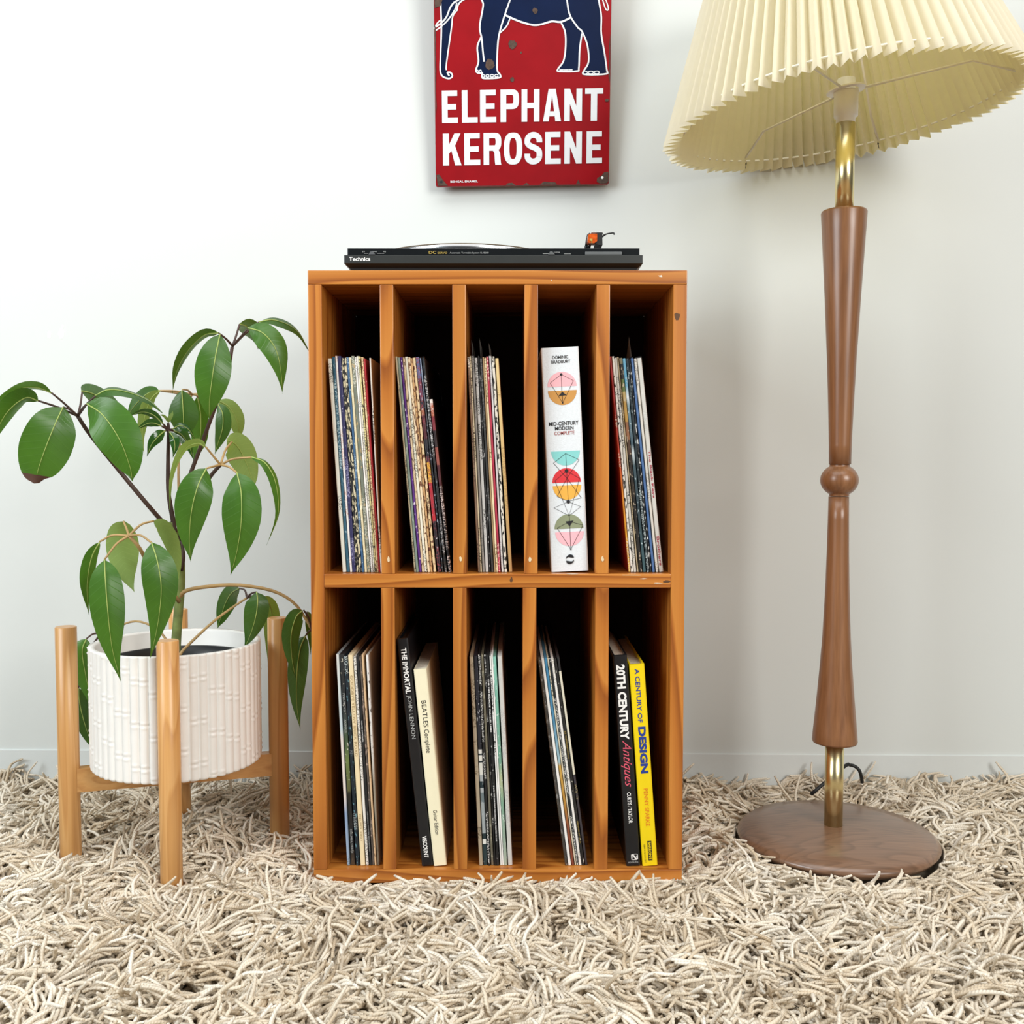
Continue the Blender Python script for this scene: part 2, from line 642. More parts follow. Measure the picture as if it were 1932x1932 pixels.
b = MB()
b.add([(-2.6, wall_y(-2.6), 0), (2.6, wall_y(2.6), 0), (2.6, wall_y(2.6), 2.5), (-2.6, wall_y(-2.6), 2.5),
       (-2.6, wall_y(-2.6) + .1, 0), (2.6, wall_y(2.6) + .1, 0), (2.6, wall_y(2.6) + .1, 2.5), (-2.6, wall_y(-2.6) + .1, 2.5)],
      [(0, 1, 2, 3), (5, 4, 7, 6), (3, 2, 6, 7), (1, 0, 4, 5), (0, 3, 7, 4), (1, 5, 6, 2)])
wall = tag(b.build('wall_back', M['wall']), 'white painted plaster wall behind everything', kind='structure')
for (px, py, rx, rz) in ((93, 632, .004, .008), (116, 630, .006, .011), (118, 617, .003, .004)):
    c = at(px, py, wall_y(at(px, py, 1.96).x))
    b = MB()
    n = 14
    ring = [(c.x + rx * math.cos(2 * math.pi * i / n) * random.uniform(.75, 1.15), c.z + rz * math.sin(2 * math.pi * i / n) * random.uniform(.75, 1.15)) for i in range(n)]
    b.prism(ring, c.y - .0006, c.y + .002, 'y')
    b.build('filler_patch', M['filler'], wall)
b = MB()
th = .0035
b.add([(-2.6, wall_y(-2.6) - th, 0), (2.6, wall_y(2.6) - th, 0), (2.6, wall_y(2.6) - th, .0805), (-2.6, wall_y(-2.6) - th, .0805),
       (-2.6, wall_y(-2.6) - .0025, .0815), (2.6, wall_y(2.6) - .0025, .0815), (2.6, wall_y(2.6), .0815), (-2.6, wall_y(-2.6), .0815),
       (-2.6, wall_y(-2.6), 0), (2.6, wall_y(2.6), 0)],
      [(0, 1, 2, 3), (3, 2, 5, 4), (4, 5, 6, 7), (7, 6, 9, 8)])
tag(b.build('baseboard_back', M['baseboard']), kind='structure')
b = MB()
b.box((-2.6, -2.0, -0.06), (2.6, 2.0, -0.012))
tag(b.build('floor', M['floor']), kind='structure')

# ------------------------------------------------------------------ storage unit for records
CY0, CY1 = 1.48, 1.815                                           # front and back
TOPZ, BOTZ, TH = 0.908, 0.0152, 0.0200
SHELF_T, SHELF_B = 0.4724, 0.4525
FLOOR_T = 0.0352
XL, XR = at(580, 510, CY0).x, at(1297, 510, CY0).x
XLI, XRI = XL + .0198, XR - .0198
cab = thing('record_cabinet', ((XL + XR) / 2, 1.65, BOTZ), 'tall orange pine cabinet of ten upright slots holding records and books', 'cabinet')
ND = [727.5, 865.2, 1003, 1138]
UD = [at(p, 800, CY0).x for p in (730.5, 866.7, 1002, 1137.2)]
LDV = [at(p, 1375, CY0).x for p in (733, 868, 999, 1135)]


def board(name, lo, hi, mat, label=None):
    bb = MB()
    bb.box(lo, hi, 0, .0012)
    o = bb.build(name, mat, cab)
    if label:
        o['label'] = label
    return o


board('top_board', (XL, CY0, TOPZ - TH), (XR, CY1, TOPZ), M['pine_x'])
board('bottom_board', (XL, CY0, BOTZ), (XR, CY1, FLOOR_T), M['pine_x'])
board('side_panel', (XL, CY0, FLOOR_T), (XLI, CY1, TOPZ - TH), M['pine_z'])
board('side_panel', (XRI, CY0, FLOOR_T), (XR, CY1, TOPZ - TH), M['pine_z'])
board('middle_shelf', (XLI, CY0, SHELF_B), (XRI, CY1 - .006, SHELF_T), M['pine_x'])
for x in UD:
    board('divider', (x - .0097, CY0 + .0005, SHELF_T), (x + .0097, CY1 - .006, TOPZ - TH), M['pine_z'])
for x in LDV:
    board('divider', (x - .0099, CY0 + .0005, FLOOR_T), (x + .0099, CY1 - .006, SHELF_B), M['pine_z'])
board('back_panel', (XLI, CY1 - .006, FLOOR_T), (XRI, CY1, TOPZ - TH), M['backboard'], 'dark hardboard back')
for px in (733, 869, 1000, 1137):                                 # pale filled nail holes low on the upper dividers
    c = at(px, 1055, CY0)
    b = MB()
    b.prism([(c.x + .0022 * math.cos(a) * k, c.z + .0042 * math.sin(a) * k) for a, k in [(i * math.pi / 5, random.uniform(.7, 1.1)) for i in range(10)]], CY0 - .0003, CY0 + .002, 'y')
    b.build('filler_spot', M['putty'], cab)
for (px, py, w, h) in ((1240, 1100, .020, .0030), (1215, 1092, .012, .0022), (1246, 521, .006, .004), (1190, 1085, .03, .0009), (1078, 1083, .02, .0008), (1040, 529, .002, .002)):
    c = at(px, py, CY0)                                           # chips in the finish
    b = MB()
    b.prism([(c.x + w / 2 * math.cos(a) * k, c.z + h / 2 * math.sin(a) * k) for a, k in [(i * math.pi / 6, random.uniform(.45, 1.1)) for i in range(12)]], CY0 - .00025, CY0 + .002, 'y')
    b.build('worn_spot', M['paper'], cab)
M['knot'] = plain('dark knot', '5a3a1e', .6)
for (px, py, w, h) in ((1258, 1097, .012, .004), (1278, 597, .010, .011), (965, 1094, .005, .008)):
    c = at(px, py, CY0)
    b = MB()
    b.prism([(c.x + w / 2 * math.cos(a) * k, c.z + h / 2 * math.sin(a) * k) for a, k in [(i * math.pi / 5, random.uniform(.6, 1.1)) for i in range(10)]], CY0 - .0002, CY0 + .002, 'y')
    b.build('plug', M['knot'], cab)

# ------------------------------------------------------------------ records
SPY = 1.500


def place(upper, xt, xb, tpx, kw):
    py_t, py_b = (665, 1079) if upper else (1232, 1637)
    py_t = kw.get('top_py') or py_t
    Y = SPY if upper else SPY - .006
    H = kw.get('H', .315)
    pb, pt = at(xb, py_b, Y), at(xt, py_t, Y)
    return dict(Y=Y, H=H, xb=pb.x, xt=pt.x, t=tpx * mpp(Y) * .97, e=.0007 if kw.get('plastic') else 0.0)


def make_sleeve(desc, slot, pl, upper, base, top_py=None, H=0.315, texts=(), plastic=0, group=None, **mk):
    """one record sleeve leaning on its lower edge, spine to the front"""
    zs = SHELF_T if upper else FLOOR_T
    Y, t = pl['Y'] + random.uniform(0, .003), pl['t']
    H = H + random.uniform(-.0028, .0014)
    ang = math.atan2(pl['xb'] - pl['xt'], H)
    label = f'{desc} {slot}'
    mat = spine_mat(desc, base, seed=len(SPINES) * 1.37, H=H, **mk)
    SPINES[label] = 1
    b = MB()
    D = 0.300
    r = min(.0012, t * .3)
    b.prism([(0, D), (0, r), (r * .4, r * .25), (r, 0), (t - r, 0), (t - r * .4, r * .25), (t, r), (t, D)], 0, H, 'z')
    o = b.build('record_sleeve', mat, None)
    o.location = (pl['xb'], Y, zs + .0006)
    o.rotation_euler = (0, -ang, 0)
    tag(o, label, 'record', group)
    for (body, top, length, hfrac, ink, bold, sh) in texts:
        lettering(o, body, length, t * hfrac, (t * (1 - hfrac) / 2, -.0004, H - top), (0, 0, -1), (1, 0, 0), M[ink], bold, sh, 'spine_lettering', origin=Vector((0, 0, 0)))
    if plastic:
        e = .0007
        b = MB()
        b.prism([(-e, D), (-e, r), (0, -e), (t, -e), (t + e, r), (t + e, D)], -.0002, H + .002, 'z')
        hgt = plastic
        ps = b.build('plastic_sleeve', M['sheet'], o, origin=Vector((0, 0, 0)), fix=False)
        ps['label'] = 'clear plastic outer sleeve'
        if hgt > .01:                                              # the open mouth of the sleeve stands up in a creased peak
            b = MB()
            b.add([(0, .06, H + .003), (t * .25, .004, H + hgt), (t * .98, .03, H + hgt * .62), (t, .08, H + .003), (t * .4, .0, H + .003)], [(0, 4, 1), (4, 3, 2, 1)])
            b.build('sleeve_flap', M['flap'], ps, origin=Vector((0, 0, 0)), fix=False)
    return o


G_ = {'U1': 'records in the first upper slot', 'U2': 'records in the second upper slot', 'U3': 'records in the third upper slot',
      'U5': 'records in the fifth upper slot', 'L1': 'records in the first lower slot', 'L3': 'records in the third lower slot', 'L4': 'records in the fourth lower slot'}
S_ = {k: 'in the ' + v[len('records in the '):] for k, v in G_.items()}


def row(slot, items):
    up = slot[0] == 'U'
    P = [place(up, it[1], it[2], it[3], it[5]) for it in items]
    for a, c in zip(P, P[1:]):
        gap = min(c['xb'] - a['xb'], c['xt'] - a['xt']) - a['e'] - c['e'] - .0003
        a['t'] = max(.0017, min(a['t'], gap))
    for a, c in zip(P, P[1:]):
        th_ = math.atan2(a['xb'] - a['xt'], a['H'])
        w = a['t'] / math.cos(th_) + (a['e'] + c['e']) * 1.15 + .0002
        c['xb'] = max(c['xb'], a['xb'] + w)
        top_a = a['xb'] - (a['xb'] - a['xt']) * c['H'] / a['H']
        c['xt'] = max(c['xt'], top_a + w)
    for it, p in zip(items, P):
        desc, xt, xb, tpx, base, kw = it
        make_sleeve(desc, S_[slot], p, up, base, group=G_[slot], **kw)


row('U1', [
    ('thick white record spine with fine dark print, outermost', 618, 646.3, 6.8, 'dcdcd0', dict(mark='4b4a44', mark_amt=.35)),
    ('teal blue record spine with pale lettering', 625.4, 653.2, 6, '2c5a70', dict(mark='a9c0c6', wear='8fa8ae', wear_amt=.15)),
    ('clean white record spine between teal and navy ones', 631.6, 660.2, 4, 'e8e6e2', dict(mark='d9b9b0', mark_amt=.4)),
    ('navy violet record spine with small white print', 636.0, 664.6, 6.6, '2c2c58', dict(mark='9b9ac0', wear='b8b6c8', wear_amt=.1)),
    ('black record spine heavily chipped to cream', 643.0, 672.0, 4.8, '17191b', dict(wear='c9bf9c', wear_amt=.62)),
    ('cream and black flaking record spine', 648.0, 677.4, 5.0, 'cfc6a6', dict(wear='15171a', wear_amt=.85)),
    ('slim mid blue record spine', 653.1, 683.0, 4.2, '335d85', dict(mark='a9c0d0', mark_amt=.5, wear='9fb2c0', wear_amt=.1)),
    ('cream record spine beside the slim blue one', 657.5, 688.0, 4.6, 'd8cca6', dict(wear='efe8cf', wear_amt=.3)),
    ('grey green record spine with tan stain spots', 662.3, 693.3, 6, '6f7668', dict(mark='c4c4b4', wear='b59c70', wear_amt=.25)),
    ('thin white record spine right of the grey green one', 668.5, 700.0, 3.4, 'ebe9e4', dict(mark='8d8c86', mark_amt=.5)),
    ('off white record spine with faint grey writing', 672.1, 703.9, 3.4, 'dedbcf', dict(mark='8a8a7c', mark_amt=.8)),
    ('pale yellow record spine with black worn edge', 675.7, 707.8, 5.0, 'd9cf94', dict(mark='5d5a3c', mark_amt=.55, wear='20201a', wear_amt=.3)),
    ('cream record spine with dark red capitals', 681.0, 710.8, 3.8, 'e2cfa0', dict(mark='8f2a20', mark_amt=.75)),
    ('bright red record sleeve', 685.4, 714.6, 3.6, 'a3131f', dict(top_py=659, wear='d9a9a4', wear_amt=.08)),
    ('tan faced record sleeve with white spine against the divider', 696.6, 717.9, 2.9, 'c0a880', dict(top_py=673, bands=[(0, 'e2dccf'), (1, 'e8e4da')], mark='2c261c', mark_amt=.35)),
])
row('U2', [
    ('thin tan and black record spine, outermost', 745.6, 781.6, 3.2, 'b3a98c', dict(mark='3a362c', mark_amt=.7)),
    ('grey green record spine', 749.2, 785.4, 4.6, '7f9186', dict(wear='b6c0b4', wear_amt=.15)),
    ('purple record spine with white dots', 754.2, 791.0, 4.6, '5a2882', dict(wear='e8dcee', wear_amt=.13)),
    ('cream record spine with brown worn edge', 759.1, 796.3, 4, 'd2bd9a', dict(wear='4a3020', wear_amt=.4)),
    ('white record spine with small grey title', 763.4, 800.9, 5, 'e4e2d2', dict(mark='6a6a62', mark_amt=.4)),
    ('cream record spine with a long torn strip', 768.7, 806.9, 4.6, 'e6d2ae', dict(wear='6b3e24', wear_amt=.5)),
    ('tan brown striped record spine', 773.6, 812.4, 4, 'c39a68', dict(wear='5b2f1c', wear_amt=.6)),
    ('torn cream record spine with label letters and brown patches', 777.8, 817.4, 5.4, 'dcc498', dict(wear='6a3a22', wear_amt=.62, texts=[('ATLANTIC', .205, .026, .6, 'ink_black', 0, 0)])),
    ('dark purple record spine with yellow and red blocks', 783.6, 826.0, 7, '2a2440', dict(bands=[(0, '1d1a22'), (.235, 'b3202f'), (.415, 'd8a42c'), (.51, '1b1c26'), (.62, '4c1c26'), (.73, 'a06a44'), (.76, '1c2230'), (.80, '5a3350'), (.9, '56608a')], wear='d8d4d8', wear_amt=.05, mark='8a3a44', mark_amt=.4)),
    ('blue silver record spine in shiny plastic', 791.0, 834.0, 4.4, '2b3240', dict(bands=[(0, '22262c'), (.62, '2a2d33'), (.8, '5a6578'), (.9, '7d8ba6')], wear='aab4c4', wear_amt=.35, plastic=.004, rough=.2)),
    ('black record spine with white print in creased plastic', 795.8, 839.0, 4.4, '17181b', dict(mark='d8d8d8', mark_amt=.45, wear='70767c', wear_amt=.25, plastic=.006)),
    ('short black and dark red ten inch record', 805.5, 846.5, 5.6, '1a1416', dict(top_py=747, H=.254, bands=[(0, '15161a'), (.3, '2c1216'), (.50, '4a1a22'), (.62, '8c4a40'), (.72, '241316'), (.82, '7a2530'), (.9, 'a8583a'), (.975, 'e8e2da')], mark='d6c6c0', mark_amt=.45)),
])
row('U3', [
    ('brown record spine with pale top, outermost', 881.4, 901.9, 4, '7d6a58', dict(bands=[(0, '8d7560'), (.95, 'ddd4c4')], mark='3a2c20', mark_amt=.6)),
    ('cream record spine with brown print', 885.6, 906.4, 3.8, 'ddcfae', dict(mark='4a3a24', mark_amt=.75)),
    ('grey record spine in peaked clear plastic', 889.6, 910.7, 5, 'a3a09a', dict(mark='6a6864', mark_amt=.3, plastic=.024)),
    ('light grey record spine with short black title', 894.8, 916.2, 6, 'c9c9c6', dict(mark='2a2a2a', mark_amt=.3)),
    ('black record spine with white flecks', 901.1, 922.9, 3.8, '1b1c1d', dict(wear='d8d8d8', wear_amt=.2)),
    ('charcoal record spine in tall folded plastic', 905.1, 927.2, 5, '3b3d3d', dict(plastic=.03, mark='7a7c7c', mark_amt=.3)),
    ('thin tan record spine', 910.3, 932.8, 2.8, 'a88c64', dict()),
    ('cream record spine with gold brown capitals', 913.3, 936.2, 3.8, 'e4d5ac', dict(mark='7a5c28', mark_amt=.6)),
    ('crimson record spine with white and orange letters', 917.3, 940.6, 4.8, 'b02a45', dict(mark='eec0b8', mark_amt=.38)),
    ('white record spine in peaked clear plastic', 922.3, 946.2, 5, 'e4e4e2', dict(plastic=.02, mark='b8b8b8', mark_amt=.3)),
    ('white and black worn record spine', 927.5, 952.0, 5, 'd8d4c6', dict(wear='1d1d1c', wear_amt=.6)),
    ('golden tan record sleeve, outermost to the middle', 934.0, 960.5, 6.4, 'a37c45', dict(top_py=661, bands=['soft', (0, 'b08a58'), (.4, 'c6a468'), (1, 'dcc48c')], mark='a88a58', mark_amt=.3)),
])
row('U5', [
    ('red to yellow fading record spine', 1150.0, 1186.5, 3.8, 'b03428', dict(bands=['soft', (0.0, 'e0b02c'), (.38, 'dd8a2c'), (.5, 'cf4a2c'), (.75, '9c2c28'), (1, 'a83434')], mark='e8d8c4', mark_amt=.25)),
    ('white record spine with black blotches', 1154.4, 1190.8, 4.2, 'e2e0d8', dict(wear='1d1d1a', wear_amt=.45)),
    ('grey white record spine with spaced capitals', 1159.0, 1196.0, 5, 'c9c6bc', dict(mark='4a4a48', mark_amt=.5)),
    ('thin tan record spine', 1164.6, 1202.6, 2.8, 'b8a888', dict(mark='6a5a40', mark_amt=.3)),
    ('dark record spine with olive and brown picture print', 1168.0, 1206.6, 6, '2c2a1c', dict(bands=[(0, '171614'), (.35, '2a2218'), (.42, '1d1712'), (.55, '4a3020'), (.62, '8a5c3c'), (.70, 'ae8840'), (.80, 'b09a64'), (.84, '5a6a34'), (.90, '1c1b18'), (.97, '7a745a')], wear='b8a890', wear_amt=.22)),
    ('pale blue to teal record spine', 1174.4, 1213.6, 5.8, '4c7a90', dict(bands=['soft', (0, '3a5a60'), (.3, '22343c'), (.5, '3a5058'), (.56, 'c8d4d6'), (.6, '38505c'), (.78, '6f8a94'), (.82, 'd8e0e2'), (.88, '4a90b0'), (1, '6aa8c4')], wear='a8b8bc', wear_amt=.1)),
    ('black teal record spine with white script', 1180.9, 1221.0, 4.8, '16262c', dict(mark='b8c4c4', mark_amt=.6, wear='8a9a9c', wear_amt=.25)),
    ('black and white scuffed record spine', 1186.2, 1226.9, 3.8, '1a1c1e', dict(wear='d8d8d4', wear_amt=.5)),
    ('plain blue record spine in tall clear plastic', 1190.4, 1231.6, 5.2, '4a74ac', dict(plastic=.032)),
    ('grey cream record spine beside the thick white one', 1196.2, 1238.0, 4.6, 'cfcbc0', dict(mark='8a8680', mark_amt=.3)),
    ('thick white record spine with red serif title', 1202.0, 1244.0, 8.4, 'deddd6', dict(mark='c8c8c4', mark_amt=.3, plastic=.004,
        texts=[('The Black Keys', .135, .070, .62, 'ink_crimson', .02, 0), ('Brothers', .262, .043, .62, 'ink_crimson', .02, 0)])),
])
row('L1', [
    ('pale blue and white record spine, outermost', 633.7, 654.8, 5.2, 'b8ccd4', dict(bands=['soft', (0, '9ab0c4'), (.25, '8aa0c0'), (.33, 'e2d8d0'), (.6, 'e4dcd8'), (.65, 'c4d6dc'), (1, 'dfe4e2')], mark='5a6a78', mark_amt=.3)),
    ('black record spine fading to olive green in its middle', 640, 661.5, 8.2, '25282a', dict(bands=['soft', (0, '4a3a28'), (.08, '15161a'), (.34, '1d1c16'), (.36, '5a5a34'), (.5, '6a7a44'), (.58, '46583c'), (.7, '3a4440'), (.75, '26292b'), (1, '26292a')], wear='c8c4b4', wear_amt=.05,
        texts=[('PINK FLOYD', .058, .028, .5, 'ink_grey', 0, 0), ('ANIMALS', .097, .02, .5, 'ink_grey', 0, 0), ('COLUMBIA STEREO', .262, .036, .45, 'ink_grey', 0, 0)])),
    ('black record spine with teal crack lines and white edges', 648.5, 671.8, 6.8, '12202a', dict(wear='5e8a96', wear_amt=.22, mark='c4ccc8', mark_amt=.25)),
    ('wide cream record spine with long gold capitals', 656.4, 680.3, 9, 'e8d6ae', dict(
        texts=[('GOODBYE YELLOW BRICK ROAD', .030, .121, .56, 'ink_tan', .004, 0), ('DJLPD 1001', .238, .040, .46, 'ink_tan', 0, 0)])),
    ('white record spine with tiny grey writing', 666.3, 690.6, 5, 'e6e3dc', dict(mark='77756f', mark_amt=.7)),
    ('black record spine with small white title', 672.2, 697.0, 4.4, '1d1f22', dict(texts=[('TOWER OF POWER', .098, .032, .5, 'ink_white', 0, 0), ('ORIGINAL MASTER RECORDING', .235, .06, .4, 'ink_grey', 0, 0)])),
    ('grey brown mottled record spine', 677.0, 702.0, 4.4, '5c534c', dict(wear='a08c80', wear_amt=.4)),
    ('peach cream record spine', 682.0, 707.0, 3.4, 'd8b890', dict(wear='6a4c34', wear_amt=.25)),
    ('white to grey record spine nearest the divider', 690.0, 711.6, 4.6, 'b8b4a8', dict(bands=['soft', (0, '857a66'), (.4, 'a09888'), (.55, 'd8d6d0'), (1, 'e4e4e2')], wear='5a5048', wear_amt=.2)),
])
row('L3', [
    ('tan grey record spine, outermost', 885.7, 904.2, 7.2, 'b0a28a', dict(mark='6a5c48', mark_amt=.3)),
    ('navy record spine with white and black loops below', 893.6, 912.4, 7.6, '23252f', dict(wear='d0d0d4', wear_amt=.04, bands=[(0, '25383c'), (.10, 'e4e4de'), (.125, '1d3034'), (.15, '9ea6a8'), (.3, '6c7a7e'), (.345, 'aab0b2'), (.37, '1f3238'), (.40, 'a6acae'), (.43, 'dcdcd4'), (.49, '1c2c32'), (.50, 'e4e2da'), (.525, '1c2a30'), (.535, 'e0ded8'), (.552, '23252f')])),
    ('black record spine with tall white capitals', 901.9, 921.0, 4.8, '18191a', dict(mark='e4e4e0', mark_amt=.8)),
    ('olive grey record spine in cloudy plastic', 907.3, 926.8, 5.4, '6f6d5c', dict(wear='a8a690', wear_amt=.25, plastic=.005)),
    ('thin black record spine between olive and bold black ones', 913.2, 933.0, 2.8, '151617', dict(mark='c8c8c4', mark_amt=.5)),
    ('black record spine with bold white two part title', 916.5, 936.6, 5.4, '16181a', dict(wear='c8c8c8', wear_amt=.05,
        texts=[('CHR 1192 BLONDIE', .036, .042, .5, 'ink_white', .02, 0), ('PARALLEL LINES', .081, .034, .5, 'ink_white', .02, 0), ('\u2117 & \u00a9 1978 CHRYSALIS RECORDS LTD. PRINTED IN U.K.', .195, .085, .44, 'ink_white', .015, 0)])),
    ('slim white record spine with small black writing', 923.4, 944.0, 3.2, 'e4e4e0', dict(mark='3a3a3a', mark_amt=.3)),
    ('slim plain white record spine beside the aqua one', 926.8, 947.6, 3, 'eceae6', dict()),
    ('aqua green record spine', 930.2, 951.2, 5.8, '6fa492', dict(bands=['soft', (0, 'a8b4a4'), (.3, '7aa08a'), (.42, 'b0b890'), (.5, '6a9a84'), (1, '84c0ae')], wear='e0e8e4', wear_amt=.2)),
    ('thick white record in crinkled clear plastic', 938.6, 958.8, 8.4, 'dcdcd8', dict(plastic=.008, mark='c4c4c4', mark_amt=.4)),
])
row('L4', [
    ('scuffed black record spine in grey plastic, outermost', 1014.5, 1066.5, 5.2, '26282a', dict(wear='8a8c8c', wear_amt=.3, plastic=.004)),
    ('thick plain white record spine', 1020.3, 1072.6, 5.4, 'ecebe6', dict()),
    ('sky blue to ochre record spine', 1026.3, 1078.9, 4.8, '4a86a8', dict(bands=['soft', (0, '7a3c2c'), (.2, '8a4c30'), (.3, 'b08034'), (.48, 'c8a04c'), (.5, '9ab8c0'), (.6, '7aa4b8'), (.7, '4a86a8'), (1, '3f86b0')])),
    ('thin cream record spine', 1031.6, 1084.6, 3, 'd8d0b8', dict(mark='6a6450', mark_amt=.4)),
    ('black record spine with white broken print', 1034.9, 1088.2, 4, '182024', dict(mark='e4e4e0', mark_amt=.7)),
    ('white record spine with faint edge print', 1039.3, 1092.8, 4.8, 'eae8e2', dict(mark='b8b4a8', mark_amt=.3)),
    ('black record spine with gold lettering', 1044.6, 1098.4, 5, '191a1a', dict(wear='c8c4b8', wear_amt=.06, texts=[('ZZ TOP/FANDANGO!', .108, .042, .55, 'ink_gold', 0, 0), ('PRINTED IN U.S.A.', .245, .034, .45, 'ink_gold', 0, 0)])),
    ('dark grey record spine with a long cream upper strip', 1050.2, 1104.2, 5, '3a3638', dict(bands=[(0, '39353a'), (.435, 'dcd8c4'), (.93, '232426')], mark='c8b878', mark_amt=.2)),
])


# ------------------------------------------------------------------ books
def make_book(name, label, TL, TR, BL, BR, upper, Y, depth, cover, H=None, fore=.004, pages='paper', cover_t=.0028):
    zs = SHELF_T if upper else FLOOR_T
    bl, br = at(*BL, Y), at(*BR, Y)
    tl, tr = at(*TL, Y), at(*TR, Y)
    W = ((br - bl).length + (tr - tl).length) / 2
    H = H or ((tl - bl).length + (tr - br).length) / 2
    ang = math.atan2(bl.x - tl.x, H)
    root = thing(name, (bl.x, Y, zs + .0006), label, 'book')
    root.rotation_euler = (0, -ang, 0)
    z0 = Vector((0, 0, 0))
    r = .0016
    sp = MB()
    sp.prism([(0, .006), (0, r), (r * .5, r * .35), (r * 1.5, 0), (W - r * 1.5, 0), (W - r * .5, r * .35), (W, r), (W, .006), (W - cover_t, .006), (cover_t, .006)], 0, H, 'z')
    sp.build('spine', cover, root, origin=z0)
    for x0 in (0, W - cover_t):
        c = MB()
        c.box((x0, .0061, 0), (x0 + cover_t, depth, H), 0, .0006)
        c.build('cover', cover, root, origin=z0)
    p = MB()
    p.box((cover_t, .0065, fore), (W - cover_t, depth - fore, H - fore))
    p.build('page_block', M[pages], root, origin=z0)
    return root, W, H


def spine_text(root, W, body, top, length, xoff, h, mat, bold=0., shear=0., label=None):
    return lettering(root, body, length, h, (xoff, -.0004, top), (0, 0, -1), (1, 0, 0), mat, bold, shear, 'title_lettering', label=label, origin=Vector((0, 0, 0)))


BLUEWHITE = plain('white linen book cover', 'dfe6ea', .8, var=.04, scale=300, bump=.2, bscale=500)
bk, W, H = make_book('design_book', 'thick white hardback with coloured half circles on its spine in the fourth upper slot',
                     (1020.6, 657), (1091, 654), (1040.5, 1079), (1111, 1077), True, 1.500, .25, BLUEWHITE)
Z0 = Vector((0, 0, 0))


def bz(X, Yp):
    """spine coordinates of the white book from its close-up view"""
    return ((X - (75 + (Yp - 205) * .0456)) / 258 * W, (1743 - Yp) / 1538 * H)


def bprint(poly, hexc, name, lay=1):
    b = MB()
    b.add([(x, -.0002 * lay - .0001, z) for x, z in poly], [tuple(range(len(poly)))])
    key = 'ink_' + hexc
    if key not in M:
        M[key] = plain('print ' + hexc, hexc, .7, var=.03)
    return b.build(name, M[key], bk, origin=Z0, fix=False)


def half(cx, cy, r, up, hexc):
    c = bz(cx, cy)
    rr = r / 258 * W
    rz = r / 1538 * H * 1.0
    a0 = 0 if up else math.pi
    bprint([(c[0] + rr * math.cos(a0 + math.pi * i / 24), c[1] + rz * 1.0 * math.sin(a0 + math.pi * i / 24)) for i in range(25)], hexc, 'half_circle')


half(220, 472, 100, True, 'eeb4bb')
half(221, 500, 99, False, 'c8924a')
half(243, 914, 99, False, '86d0cd')
half(251, 1130, 99, True, 'd8323a')
half(253, 1150, 99, False, 'eab048')
half(267, 1448, 100, True, '8c9576')
half(270, 1470, 99, False, 'f2b9c2')
NL = [0]


def mark(name, pts, faces):
    NL[0] += 1
    b = MB()
    b.add([(x, -.0006 - NL[0] * .00002, z) for x, z in pts], faces)
    b.build(name, M['ink_black'], bk, origin=Z0, fix=False)


def bline(pts):
    v, f = strip2([bz(*p) for p in pts], .00026)
    mark('drawn_line', [(q.x, q.y) for q in v], f)


def bdot(X, Yp, r):
    c = bz(X, Yp)
    mark('drawn_dot', [(c[0] + r * math.cos(i * math.pi / 6), c[1] + r * math.sin(i * math.pi / 6)) for i in range(12)], [tuple(range(12))])


bline([(214, 390), (138, 445), (224, 585), (298, 436), (214, 390), (219, 512)])
bline([(222, 530), (224, 585)])
bline([(244, 930), (160, 993), (253, 1100), (337, 978), (244, 930), (262, 1260), (185, 1222), (253, 1100), (352, 1240), (262, 1260)])
bline([(250, 1050), (170, 1115), (268, 1360), (340, 1105), (250, 1050)])
bline([(268, 1360), (163, 1300), (262, 1262), (348, 1300), (268, 1360), (271, 1400)])
bline([(271, 1400), (185, 1440), (280, 1592), (364, 1428), (271, 1400), (280, 1592)])
for q in ((214, 390, .0019), (250, 1050, .0027), (262, 1262, .0027), (224, 585, .001), (280, 1592, .001)):
    bdot(*q)
for tri in ([(195, 536), (250, 533), (221, 508)], [(242, 1398), (298, 1394), (271, 1432)]):
    mark('drawn_triangle', [bz(*p) for p in tri], [(0, 1, 2)])
for s in (0, 1):                                                  # the publisher's round mark: two curved leaping shapes
    cx, cz = bz(274, 1660)
    pts = [(cx + .0058 * math.cos(R(a) + s * math.pi), cz + .0050 * math.sin(R(a) + s * math.pi)) for a in range(20, 175, 14)]
    v, f = strip2(pts, [.0003, .0009, .0017, .0021, .0022, .0021, .0018, .0014, .0010, .0007, .0003, .0002][:len(pts)])
    mark('publisher_mark', [(q.x, q.y) for q in v], f)
for body, X, Yp, wz, hz, mt, bo in (('DOMINIC', 208, 283, 110, 22, 'ink_black', .012), ('BRADBURY', 212, 314, 130, 22, 'ink_black', .012),
                                    ('MID-CENTURY', 232, 738, 204, 28, 'ink_black', .018), ('MODERN', 235, 770, 128, 26, 'ink_black', .018), ('COMPLETE', 236, 802, 138, 24, 'ink_brown', .01)):
    c = bz(X, Yp)
    lettering(bk, body, wz / 258 * W, hz / 1538 * H, (c[0], -.0005, c[1]), (1, 0, .012), (0, 0, 1), M[mt], bo, 0, 'title_lettering', anchor='centre', origin=Z0)

